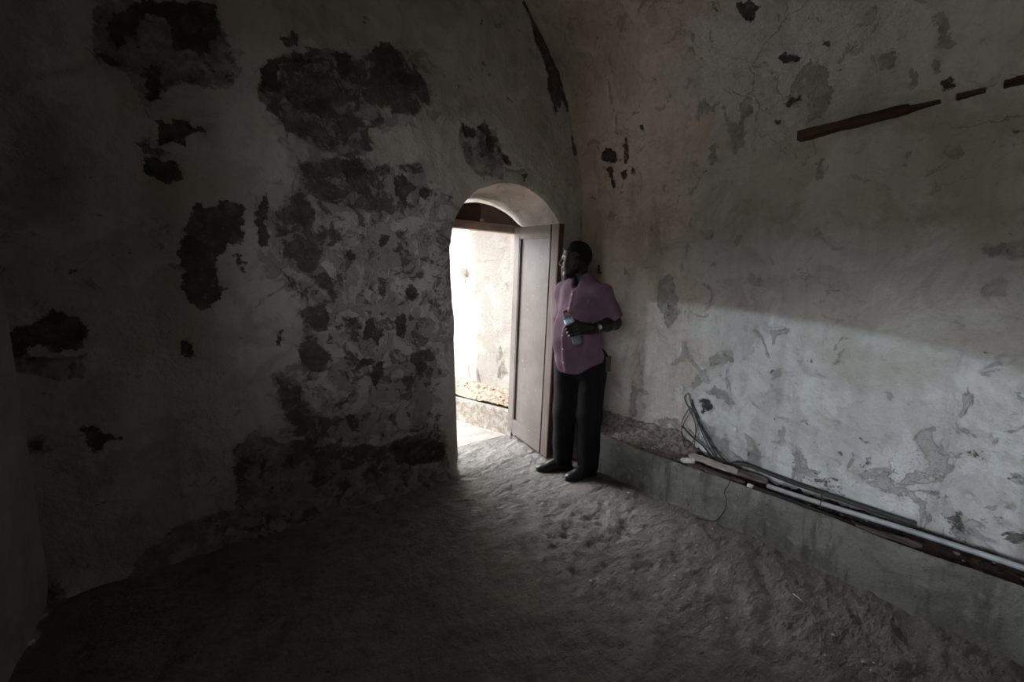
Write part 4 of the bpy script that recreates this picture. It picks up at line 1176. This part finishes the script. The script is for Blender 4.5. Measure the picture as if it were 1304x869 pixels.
M['lamp_grey'] = simple('lamp_grey_metal', (0.42, 0.40, 0.37), (0.3, 0.28, 0.26), 20, 0.6, 0.4)
lt = 1.02
lp = empty('wall_lamp', pat(lt, 0.385, 1.58))
lp.rotation_euler = (0, 0, math.atan2(PD.y, PD.x))
tag(lp, 'small boxy wall lamp with a hanging bracket on the bright passage wall', 'lamp')
box('back_plate', (-0.035, -0.012, -0.05), (0.035, 0.012, 0.055), M['lamp_grey'], lp, 0.003)
box('housing', (-0.05, 0.012, -0.02), (0.05, 0.085, 0.06), M['white_plastic'], lp, 0.008)
box('diffuser', (-0.043, 0.085, -0.014), (0.043, 0.096, 0.054), M['white_plastic'], lp, 0.004)
tube('cable', spline([(-0.045, 0.03, -0.01), (-0.055, 0.05, -0.06), (-0.05, 0.035, -0.12), (-0.052, 0.03, -0.17)], 6), 0.008, M['lamp_grey'], lp, 8)

# ================================================================= signed-distance modelling for the figure
class Field:
    def __init__(self, lo, hi, vox):
        self.lo = np.array(lo, np.float32); self.vox = vox
        n = np.ceil((np.array(hi) - self.lo) / vox).astype(int) + 1
        self.n = n
        ax = [self.lo[i] + vox * np.arange(n[i], dtype=np.float32) for i in range(3)]
        self.X, self.Y, self.Z = np.meshgrid(*ax, indexing='ij', sparse=True)
        self.D = np.full(n, 1e3, np.float32)

    def smin(self, d, k):
        if k <= 0:
            self.D = np.minimum(self.D, d); return
        h = np.clip(0.5 + 0.5 * (self.D - d) / k, 0, 1)
        self.D = (self.D * (1 - h) + d * h - k * h * (1 - h)).astype(np.float32)

    def cone_d(self, a, b, ra, rb):
        a = np.array(a, np.float32); b = np.array(b, np.float32); e = b - a
        px, py, pz = self.X - a[0], self.Y - a[1], self.Z - a[2]
        h = np.clip((px * e[0] + py * e[1] + pz * e[2]) / max(float(e @ e), 1e-9), 0, 1)
        return np.sqrt((px - h * e[0]) ** 2 + (py - h * e[1]) ** 2 + (pz - h * e[2]) ** 2) - (ra + (rb - ra) * h)

    def ell_d(self, c, r, axes=None):
        px, py, pz = self.X - c[0], self.Y - c[1], self.Z - c[2]
        if axes is not None:
            q = [px * a[0] + py * a[1] + pz * a[2] for a in axes]
        else:
            q = [px, py, pz]
        k0 = np.sqrt(sum((q[i] / r[i]) ** 2 for i in range(3))); k1 = np.sqrt(sum((q[i] / r[i] ** 2) ** 2 for i in range(3)))
        return k0 * (k0 - 1) / np.maximum(k1, 1e-6)

    def cone(self, a, b, ra, rb, k=0.02): self.smin(self.cone_d(a, b, ra, rb), k)
    def ell(self, c, r, axes=None, k=0.02): self.smin(self.ell_d(c, r, axes), k)

    def chain(self, pts, rs, k=0.01):
        for i in range(len(pts) - 1): self.cone(pts[i], pts[i + 1], rs[i], rs[i + 1], k)

    def cut(self, d, k=0.0):
        if k <= 0:
            self.D = np.maximum(self.D, -d).astype(np.float32); return
        h = np.clip(0.5 - 0.5 * (self.D + d) / k, 0, 1)
        self.D = (self.D * (1 - h) + (-d) * h + k * h * (1 - h)).astype(np.float32)

    def mesh(self, name, mat, parent=None):
        D = self.D; n = self.n
        s = D < 0
        cs = np.zeros(n - 1, np.int8)
        for dx in (0, 1):
            for dy in (0, 1):
                for dz in (0, 1):
                    cs += s[dx:n[0] - 1 + dx, dy:n[1] - 1 + dy, dz:n[2] - 1 + dz]
        act = (cs > 0) & (cs < 8)
        I = np.argwhere(act)
        idx = -np.ones(n - 1, np.int64); idx[act] = np.arange(len(I))
        acc = np.zeros((len(I), 3)); cnt = np.zeros(len(I))
        for ax in range(3):
            o1, o2 = [a for a in range(3) if a != ax]
            for u in (0, 1):
                for v in (0, 1):
                    p = I.copy(); p[:, o1] += u; p[:, o2] += v
                    q = p.copy(); q[:, ax] += 1
                    a = D[tuple(p.T)]; b = D[tuple(q.T)]
                    m = (a < 0) != (b < 0)
                    t = a[m] / (a[m] - b[m])
                    pos = p[m].astype(float); pos[:, ax] += t
                    acc[m] += pos; cnt[m] += 1
        V = self.lo + self.vox * acc / cnt[:, None]
        faces = []
        for ax in range(3):
            o1, o2 = [(1, 2), (2, 0), (0, 1)][ax]
            sl = [slice(1, n[i] - 1) for i in range(3)]; sl[ax] = slice(0, n[ax] - 1)
            sh = list(sl); sh[ax] = slice(1, n[ax])
            a = s[tuple(sl)]; b = s[tuple(sh)]
            E = np.argwhere(a != b)
            base = E.copy()
            for i in range(3):
                if i != ax: base[:, i] += 1
            fl = a[a != b]
            def g(du, dv):
                p = base.copy(); p[:, o1] -= du; p[:, o2] -= dv
                return idx[tuple(p.T)]
            q = np.stack([g(1, 1), g(0, 1), g(0, 0), g(1, 0)], 1)
            q[~fl] = q[~fl][:, ::-1]
            faces.append(q)
        Fq = np.concatenate(faces)
        Fq = Fq[(Fq >= 0).all(1)]
        return from_np(name, V, Fq, mat, parent)


# ================================================================= the man by the door
# local frame of the figure: x to the right as seen from the room, y away from the room, z up
man = empty('person', (0.763, -0.512, 0.0), -YAW)
tag(man, 'man in a lilac short sleeved shirt and black trousers standing by the open door', 'person')
M['skin'] = simple('dark_skin', (0.011, 0.0065, 0.005), (0.008, 0.005, 0.004), 20, 0.5, 0.35)
M['hair'] = simple('short_black_hair', (0.008, 0.007, 0.006), (0.012, 0.010, 0.009), 90, 0.75, 0.2, 0.8, 260)
M['trousers'] = simple('black_trousers', (0.005, 0.005, 0.0055), (0.008, 0.008, 0.0085), 60, 0.85, 0.2, 0.2, 300)
M['shoe'] = simple('black_leather', (0.010, 0.009, 0.009), (0.018, 0.016, 0.015), 20, 0.38, 0.5)
M['watch'] = simple('watch_steel', (0.35, 0.36, 0.36), (0.25, 0.25, 0.25), 60, 0.4, 0.5, metal=0.6)


def shirt_mat():
    k = NT('lilac_shirt')
    w = k.noise(220, 3, 0.6); n = k.noise(9, 4, 0.6)
    c = k.mix(k.ramp(n, 0.35, 0.65), (0.165, 0.102, 0.140), (0.130, 0.080, 0.110))
    k.bump(w, 0.15, 0.002)
    return k.done(c, 0.85, 0.15)


M['shirt'] = shirt_mat()
M['shirt_light'] = simple('pale_lilac_trim', (0.24, 0.13, 0.19), (0.20, 0.11, 0.16), 12, 0.85, 0.15)

F_ = np.array((-0.707, -0.707, 0)); L_ = np.array((0.707, -0.707, 0)); U_ = np.array((0, 0, 1.0))
TAX = (F_, L_, U_)


def T(f, l, u, c=(0.0, 0.0)):
    p = F_ * f + L_ * l
    return (p[0] + c[0], p[1] + c[1], u)


shL = (0.124, -0.138, 1.358); shR = (-0.118, 0.130, 1.385)
elb = (0.212, -0.110, 1.160); wri = (0.030, -0.268, 1.140)
hipL = (0.078, -0.055, 0.88); hipR = (-0.088, 0.065, 0.88)
knL = (0.055, -0.062, 0.47); knR = (-0.110, 0.045, 0.47)
anL = (0.060, -0.052, 0.085); anR = (-0.118, 0.070, 0.085)
# bottle axis
B0 = np.array((-0.062, -0.250, 1.030)); B1 = np.array((-0.160, -0.250, 1.256)); BA = (B1 - B0) / np.linalg.norm(B1 - B0)
GR = B0 + BA * 0.110                                   # middle of the grip
HF = np.array((-0.995, 0.10, 0.0)); HS = np.array((-0.10, -0.995, 0.0)); HAX = (HF, HS, U_)
HC = np.array((-0.055, 0.005, 1.605))


def H(f, s, u):
    return tuple(HC + HF * f + HS * s + U_ * u)


def build_body():
    f = Field((-0.26, -0.37, 0.02), (0.34, 0.24, 1.76), 0.0052)
    # trunk and legs, kept inside the clothes
    f.cone(T(0.02, 0, 0.95), T(0.02, 0, 1.30), 0.11, 0.11, 0.03)
    f.cone(T(0, 0.13, 1.36), T(0, -0.13, 1.36), 0.045, 0.045, 0.04)
    for h, k_, a in ((hipL, knL, anL), (hipR, knR, anR)):
        f.chain([h, k_, a], [0.07, 0.05, 0.036], 0.02)
    f.cone((0.002, 0.018, 1.38), (-0.028, 0.012, 1.54), 0.066, 0.060, 0.04)
    # head
    f.ell(H(-0.012, 0, 0.030), (0.100, 0.077, 0.103), HAX, 0.03)
    f.ell(H(0.030, 0, -0.050), (0.068, 0.062, 0.078), HAX, 0.025)
    f.cone(H(0.066, -0.018, -0.106), H(0.066, 0.018, -0.106), 0.022, 0.022, 0.02)
    for sd in (-1, 1):
        f.ell(H(0.052, sd * 0.040, -0.028), (0.034, 0.026, 0.030), HAX, 0.02)
        f.cone(H(0.078, sd * 0.012, 0.026), H(0.062, sd * 0.050, 0.022), 0.014, 0.012, 0.015)
        f.ell(H(-0.012, sd * 0.078, -0.012), (0.020, 0.011, 0.034), HAX, 0.006)
        f.cone(H(0.0, sd * 0.062, -0.06), H(0.058, sd * 0.03, -0.105), 0.018, 0.018, 0.02)
    for sd in (-1, 1):
        f.cut(f.ell_d(H(0.098, sd * 0.036, 0.004), (0.018, 0.014, 0.010), HAX), 0.012)
    f.cone(H(0.080, 0, 0.022), H(0.104, 0, -0.026), 0.014, 0.0165, 0.014)
    for sd in (-1, 1):
        f.ell(H(0.095, sd * 0.016, -0.032), (0.013, 0.010, 0.010), HAX, 0.008)
    f.ell(H(0.090, 0, -0.060), (0.016, 0.028, 0.0085), HAX, 0.006)
    f.ell(H(0.088, 0, -0.077), (0.015, 0.024, 0.0095), HAX, 0.006)
    # arms
    f.chain([shL, elb], [0.054, 0.047], 0.03)
    mid = tuple(np.array(elb) * 0.65 + np.array(wri) * 0.35)
    f.chain([elb, mid, wri], [0.046, 0.046, 0.033], 0.02)
    eR = (-0.125, 0.205, 1.12); wR = (-0.120, 0.125, 0.91)
    f.chain([shR, eR, wR], [0.05, 0.042, 0.032], 0.03)
    # right hand resting at the pocket: palm, four fingers, thumb
    f.ell((-0.115, 0.100, 0.855), (0.032, 0.026, 0.048), None, 0.015)
    for q in range(4):
        o = np.array((0.016 * q - 0.026, 0.010 * q - 0.018, 0))
        b = np.array((-0.112, 0.090, 0.825)) + o
        f.chain([b, b + (0.004, -0.008, -0.035), b + (0.016, -0.006, -0.062 + 0.004 * abs(q - 1))], [0.0095, 0.009, 0.008], 0.005)
    f.chain([(-0.095, 0.077, 0.87), (-0.088, 0.051, 0.845), (-0.082, 0.043, 0.82)], [0.013, 0.0115, 0.0095], 0.006)
    # left hand closed round the bottle: knuckles towards the room, fingertips behind it
    rb = 0.0335
    w0 = np.array(wri)
    for q, dv in enumerate((0.036, 0.0125, -0.011, -0.034)):
        c = GR + BA * dv
        lng = (0.95, 1.06, 1.0, 0.82)[q]
        def P(ang, rr, c=c):
            # around the bottle axis: 0 = towards the room's side, positive towards the left
            side = np.array((-BA[2], 0, BA[0])); fr = np.array((0, -1.0, 0))
            return c + (fr * math.cos(ang) + side * math.sin(ang)) * rr
        kn = P(-0.62, rb + 0.0125) + np.array((0.006, -0.004, 0))
        f.cone(w0 * 0.75 + kn * 0.25 + BA * dv * 0.3, kn, 0.0175, 0.0120, 0.014)
        f.chain([kn, P(0.18 * lng, rb + 0.0105), P(0.95 * lng, rb + 0.0090), P(1.75 * lng, rb + 0.0075)], [0.0122, 0.0105, 0.0095, 0.0080], 0.0045)
    th0 = w0 + np.array((-0.022, 0.004, 0.018))
    f.ell(w0 + np.array((-0.030, -0.004, 0.004)), (0.034, 0.017, 0.030), None, 0.014)
    f.chain([th0, GR + BA * 0.045 + np.array((0.046, 0.012, 0.006)), GR + BA * 0.062 + np.array((0.024, 0.038, 0.004)), GR + BA * 0.075 + np.array((-0.004, 0.043, 0.0))],
            [0.017, 0.0135, 0.0115, 0.009], 0.008)
    return f.mesh('body', M['skin'], man)


build_body()


def wob(f, amp, seed, sc=(1, 1, 1)):
    r = random.Random(seed); s = 0
    for i in range(7):
        k = np.array([r.gauss(0, 1) * sc[j] for j in range(3)]); k = k / np.linalg.norm(k) * r.uniform(22, 60)
        s = s + np.sin(f.X * k[0] + f.Y * k[1] + f.Z * k[2] + r.uniform(0, 6)) * (30 / np.linalg.norm(k))
    return (s * amp / 3).astype(np.float32)


def build_shirt():
    f = Field((-0.28, -0.30, 0.74), (0.36, 0.30, 1.52), 0.0058)
    f.ell(T(0.005, 0, 1.285), (0.130, 0.185, 0.20), TAX, 0.03)
    f.ell(T(0.045, 0, 1.06), (0.180, 0.190, 0.25), TAX, 0.06)
    f.ell(T(0.030, 0, 0.90), (0.175, 0.190, 0.19), TAX, 0.05)
    f.cone(shL, shR, 0.062, 0.066, 0.06)
    f.cone((0.070, -0.075, 1.385), (-0.006, 0.015, 1.462), 0.056, 0.060, 0.06)
    f.cone((-0.07, 0.07, 1.415), (-0.010, 0.015, 1.462), 0.055, 0.060, 0.05)
    slv = (0.198, -0.116, 1.200)
    f.cone(shL, slv, 0.064, 0.070, 0.055)
    f.cone(shR, (-0.128, 0.190, 1.19), 0.072, 0.068, 0.035)
    f.D = f.D + wob(f, 0.0085, 4, (1, 1, 0.35)) + wob(f, 0.0035, 9, (1, 1, 1.3))
    # sleeve ends, hem and neck are cut clean
    d = np.array(slv) - np.array(shL); d /= np.linalg.norm(d)
    arm = f.cone_d(shL, tuple(np.array(slv) + d * 0.2), 0.15, 0.15)
    end = (f.X - slv[0]) * d[0] + (f.Y - slv[1]) * d[1] + (f.Z - slv[2]) * d[2]
    f.D = np.maximum(f.D, np.where((f.X > 0.115) & (arm < 0.02), end - 0.008, -1.0)).astype(np.float32)
    f.cut(np.maximum(f.cone_d(slv, elb, 0.060, 0.060), -(end + 0.035)))
    dr = np.array((-0.128, 0.190, 1.19)) - np.array(shR); dr /= np.linalg.norm(dr)
    endr = (f.X + 0.128) * dr[0] + (f.Y - 0.190) * dr[1] + (f.Z - 1.19) * dr[2]
    f.D = np.maximum(f.D, np.where((f.X < -0.05) & (f.Y > 0.13) & (f.Z < 1.27), endr - 0.01, -1.0)).astype(np.float32)
    # shirt tail: longer at the front, shorter at the near hip
    side = f.X * L_[0] + f.Y * L_[1]
    hem = 0.800 + 0.085 * np.clip((side - 0.08) / 0.12, 0, 1) + 0.0 * f.Z
    f.D = np.maximum(f.D, hem - f.Z).astype(np.float32)
    f.cut(f.cone_d((-0.008, 0.014, 1.40), (-0.024, 0.010, 1.62), 0.062, 0.066))
    # open throat
    f.cut(f.ell_d(T(0.085, 0.0, 1.455), (0.05, 0.028, 0.055), TAX), 0.01)
    return f.mesh('shirt', M['shirt'], man)


shirt = build_shirt()


def build_trousers():
    f = Field((-0.25, -0.24, 0.02), (0.28, 0.24, 1.00), 0.0058)
    f.ell(T(0.025, 0, 0.90), (0.150, 0.170, 0.15), TAX, 0.04)
    f.chain([hipL, knL, (anL[0], anL[1], 0.075)], [0.110, 0.090, 0.080], 0.04)
    f.chain([hipR, knR, (anR[0], anR[1], 0.075)], [0.105, 0.086, 0.076], 0.04)
    f.ell(T(-0.09, 0.05, 0.86), (0.08, 0.09, 0.10), TAX, 0.03)
    low = np.clip((0.45 - f.Z) / 0.4, 0, 1)
    f.D = f.D + wob(f, 0.0035, 14, (1, 1, 1.2)) + wob(f, 0.0045, 17, (0.5, 0.5, 2.2)) * low
    f.D = np.maximum(f.D, 0.050 - f.Z).astype(np.float32)
    f.D = np.maximum(f.D, f.Z - 0.97).astype(np.float32)
    return f.mesh('trousers', M['trousers'], man)


build_trousers()


def build_shoe(heel, toe, name):
    heel = np.array((*heel, 0.0)); toe = np.array((*toe, 0.0))
    d = (toe - heel); ln = np.linalg.norm(d); d = d / ln; s = np.array((-d[1], d[0], 0))
    lo = np.minimum(heel, toe) - 0.09; hi = np.maximum(heel, toe) + 0.09
    f = Field((lo[0], lo[1], -0.01), (hi[0], hi[1], 0.15), 0.0042)
    ax = (d, s, U_)
    def q(a, b, u): return tuple(heel + d * a + s * b + U_ * u)
    f.ell(q(0.055, 0, 0.035), (0.058, 0.040, 0.055), ax, 0.02)
    f.ell(q(ln * 0.45, 0, 0.040), (0.085, 0.042, 0.050), ax, 0.03)
    f.ell(q(ln - 0.075, 0, 0.022), (0.082, 0.046, 0.036), ax, 0.03)
    f.cone(q(0.060, 0, 0.05), q(0.062, 0, 0.115), 0.040, 0.044, 0.02)
    f.D = np.maximum(f.D, 0.014 - f.Z).astype(np.float32)
    o = f.mesh(name, M['shoe'], man)
    g = Field((lo[0], lo[1], -0.01), (hi[0], hi[1], 0.04), 0.0042)
    g.ell(q(0.055, 0, 0.01), (0.062, 0.043, 0.06), ax, 0.02)
    g.ell(q(ln * 0.5, 0, 0.01), (0.095, 0.040, 0.06), ax, 0.03)
    g.ell(q(ln - 0.078, 0, 0.01), (0.086, 0.049, 0.06), ax, 0.02)
    g.D = np.maximum(np.maximum(g.D, g.Z - 0.018), 0.001 - g.Z).astype(np.float32)
    sh = (heel + d * ln * 0.42)
    g.cut(np.maximum(np.abs((g.X - sh[0]) * d[0] + (g.Y - sh[1]) * d[1]) - 0.035, g.Z - 0.009))
    g.mesh('sole', M['shoe'], o)


build_shoe((0.125, -0.022), (-0.118, -0.135), 'shoe')
build_shoe((-0.040, 0.088), (-0.322, 0.026), 'shoe')

# hair cap
f = Field((-0.16, -0.12, 1.50), (0.12, 0.12, 1.76), 0.0045)
f.ell(H(-0.014, 0, 0.031), (0.105, 0.082, 0.107), HAX, 0)
fr = (f.X - HC[0]) * HF[0] + (f.Y - HC[1]) * HF[1]
line = np.where(fr > 0.0, 0.055 + 0.0 * fr + 0.35 * np.maximum(fr - 0.04, 0), 0.055 + fr * 1.35)
line = np.maximum(line, -0.075)
f.D = np.maximum(f.D, (HC[2] + line) - f.Z).astype(np.float32)
f.mesh('hair', M['hair'], man)
M['eye'] = simple('eye_white', (0.16, 0.14, 0.12), None, rough=0.3, spec=0.5)
M['iris'] = simple('dark_iris', (0.012, 0.008, 0.006), None, rough=0.2, spec=0.5)
for sd in (-1, 1):
    bm = bmesh.new(); bmesh.ops.create_uvsphere(bm, u_segments=14, v_segments=10, radius=0.0125)
    e = bm_obj('eye', bm, M['eye'], man, True); e.location = H(0.0745, sd * 0.031, 0.004)
    bm = bmesh.new(); bmesh.ops.create_uvsphere(bm, u_segments=12, v_segments=8, radius=0.0062)
    i_ = bm_obj('iris', bm, M['iris'], e, True); i_.location = Vector(HF) * 0.0078

# collar: a folded band with two points
def collar():
    bm = bmesh.new(); rows = []
    n = 26
    for i in range(n + 1):
        a = math.radians(28 + (360 - 56) * i / n)          # opening faces forward
        t = i / n; edge = abs(2 * t - 1)
        dr = F_ * math.cos(a) + L_ * math.sin(a)
        up = 1.475 + 0.020 * (1 - edge) - 0.022 * edge ** 3
        r0, r1, r2 = 0.066, 0.080, 0.096 + 0.016 * edge ** 3
        c = np.array((-0.012, 0.014, 0)) + F_ * 0.012 * edge
        drop = 0.040 + 0.030 * edge ** 4
        rows.append([bm.verts.new(Vector(c + dr * r0 + U_ * (up - 0.03))), bm.verts.new(Vector(c + dr * r0 + U_ * up)), bm.verts.new(Vector(c + dr * (r0 + 0.006) + U_ * (up + 0.004))),
                     bm.verts.new(Vector(c + dr * r1 + U_ * (up - 0.006))), bm.verts.new(Vector(c + dr * r2 + U_ * (up - drop)))])
    for a, b in zip(rows[:-1], rows[1:]):
        for k in range(4): bm.faces.new([a[k], a[k + 1], b[k + 1], b[k]])
    bmesh.ops.solidify(bm, geom=list(bm.faces), thickness=0.0025)
    return bm_obj('collar', bm, M['shirt'], shirt, True)


collar()


# front placket, buttons and pocket follow the shirt surface
def on_shirt(f0, l, z):
    """March inwards along the facing direction to the shirt surface."""
    o = Vector(T(0.45, l, z)); hit = SHIRT_BVH.ray_cast(o, Vector(-F_))
    return hit[0] if hit[0] is not None else Vector(T(f0, l, z))


from mathutils.bvhtree import BVHTree
SHIRT_BVH = BVHTree.FromPolygons([v.co.copy() for v in shirt.data.vertices], [tuple(p.vertices) for p in shirt.data.polygons])
bm = bmesh.new(); rows = []
for i in range(40):
    z = 1.385 - (1.385 - 0.815) * i / 39
    rows.append([bm.verts.new(on_shirt(0.15, l, z) + Vector(F_) * h) for l, h in ((-0.016, 0.0005), (-0.014, 0.004), (0.014, 0.004), (0.016, 0.0005))])
for a, b in zip(rows[:-1], rows[1:]):
    for k in range(3): bm.faces.new([a[k], a[k + 1], b[k + 1], b[k]])
bm_obj('placket', bm, M['shirt_light'], shirt, True)
for i in range(6):
    z = 1.36 - 0.095 * i
    p = on_shirt(0.15, 0, z) + Vector(F_) * 0.005
    q = Vector(F_).to_track_quat('Z', 'Y').to_matrix().to_4x4()
    lathe('button', [(0.0012, -0.001), (0.0055, -0.001), (0.0058, 0.001), (0.0045, 0.0022), (0.0012, 0.0016)], M['white_plastic'], shirt, 10, Matrix.Translation(p) @ q)
bm = bmesh.new(); rows = []
for i in range(9):
    z = 1.31 - 0.105 * i / 8
    rows.append([bm.verts.new(on_shirt(0.15, l, z) + Vector(F_) * 0.0015) for l in np.linspace(0.055, 0.055 + 0.085 * (1 if i < 7 else 0.8), 8)])
for a, b in zip(rows[:-1], rows[1:]):
    for k in range(7): bm.faces.new([a[k], a[k + 1], b[k + 1], b[k]])
bm_obj('chest_pocket', bm, M['shirt'], shirt, True)
p = on_shirt(0.15, 0.125, 1.312) + Vector(F_) * 0.006
tube('pen_clip', [p + Vector((0, 0, 0.012)), p + Vector((0, 0, -0.018))], 0.0026, M['watch'], shirt, 8)

# belt pouch on the near hip
pc = Vector(T(-0.04, 0.192, 0.865))
Mp = Matrix(((F_[0], L_[0], 0, pc.x), (F_[1], L_[1], 0, pc.y), (0, 0, 1, pc.z), (0, 0, 0, 1)))
box('belt_pouch', (-0.035, -0.016, -0.055), (0.035, 0.016, 0.055), M['shoe'], man, 0.006, Mp)

# wrist watch
wd = Vector(wri) - Vector(elb); wd.normalize()
wc = Vector(wri) - wd * 0.022
q = wd.to_track_quat('Z', 'Y').to_matrix().to_4x4()
wt = lathe('watch', [(0.0355, -0.009), (0.0385, -0.008), (0.0385, 0.008), (0.0355, 0.009)], M['shoe'], man, 24, Matrix.Translation(wc) @ q, caps=False)
tocam = Vector((0.05, -1, 0.05)); tocam = (tocam - wd * tocam.dot(wd)).normalized()
q2 = tocam.to_track_quat('Z', 'Y').to_matrix().to_4x4()
lathe('watch_case', [(0.002, 0.0), (0.018, 0.0), (0.0185, 0.006), (0.016, 0.010), (0.002, 0.010)], M['watch'], wt, 20, Matrix.Translation(wc + tocam * 0.036) @ q2)
lathe('watch_dial', [(0.001, 0.0), (0.0135, 0.0), (0.0135, 0.0008), (0.001, 0.0008)], M['white_plastic'], wt, 16, Matrix.Translation(wc + tocam * 0.0464) @ q2)

# ================================================================= water bottle in his hand
def plastic():
    k = NT('clear_bottle_plastic')
    k.b.inputs['Transmission Weight'].default_value = 0.85
    k.b.inputs['IOR'].default_value = 1.25
    return k.done((0.86, 0.92, 0.97), 0.12, 0.5)


M['clear'] = plastic()
M['label_blue'] = simple('blue_bottle_label', (0.36, 0.60, 0.80), (0.66, 0.80, 0.90), 38, 0.45, 0.4)
M['cap_red'] = simple('dark_red_cap', (0.22, 0.02, 0.03), None, rough=0.45, spec=0.4)
RZ = Matrix.Rotation(-YAW, 4, 'Z')
wB0 = Matrix.Translation(Vector((0.763, -0.512, 0))) @ RZ @ Vector(B0)
wBA = (RZ @ Vector((*BA, 0.0))).to_3d()
bot = empty('water_bottle', wB0)
bot.rotation_mode = 'QUATERNION'; bot.rotation_quaternion = wBA.to_track_quat('Z', 'Y')
tag(bot, 'clear plastic water bottle with a blue label and dark red cap held in the hand', 'bottle')
rb = 0.0325
lathe('bottle_body', [(0.004, 0.006), (0.022, 0.0), (0.029, 0.004), (rb, 0.014), (rb, 0.040), (rb - 0.003, 0.052), (rb - 0.003, 0.072), (rb, 0.084), (rb, 0.190), (0.028, 0.208), (0.019, 0.222), (0.0135, 0.230), (0.0130, 0.240), (0.004, 0.2405)], M['clear'], bot, 24)
lathe('label', [(rb + 0.0004, 0.118), (rb + 0.0012, 0.118), (rb + 0.0012, 0.188), (rb + 0.0004, 0.188)], M['label_blue'], bot, 24, caps=False)
lathe('cap', [(0.002, 0.229), (0.0152, 0.229), (0.0156, 0.246), (0.0140, 0.249), (0.002, 0.249)], M['cap_red'], bot, 18)

# blue bottle standing on the passage ledge
p = pat(0.98, 0.035, 0.238)
bb = empty('plastic_bottle', p)
tag(bb, 'pale blue plastic bottle standing on the passage ledge beside the jamb', 'bottle')
M['blue_plastic'] = simple('pale_blue_plastic', (0.35, 0.62, 0.75), (0.55, 0.75, 0.84), 20, 0.3, 0.5)
lathe('bottle_body', [(0.004, 0.002), (0.030, 0.0), (0.034, 0.008), (0.034, 0.10), (0.030, 0.125), (0.016, 0.148), (0.013, 0.165), (0.003, 0.166)], M['blue_plastic'], bb, 18)
lathe('cap', [(0.002, 0.158), (0.0155, 0.158), (0.0155, 0.176), (0.002, 0.178)], M['white_plastic'], bb, 14)

# iron peg in the side wall behind the man
tag(tube('wall_peg', [(1.295, -0.22, 1.535), (1.235, -0.235, 1.535), (1.232, -0.238, 1.60)], 0.009, M['dark_paint'], None, 8), 'small rusty bent peg sticking out of the side wall', 'peg')
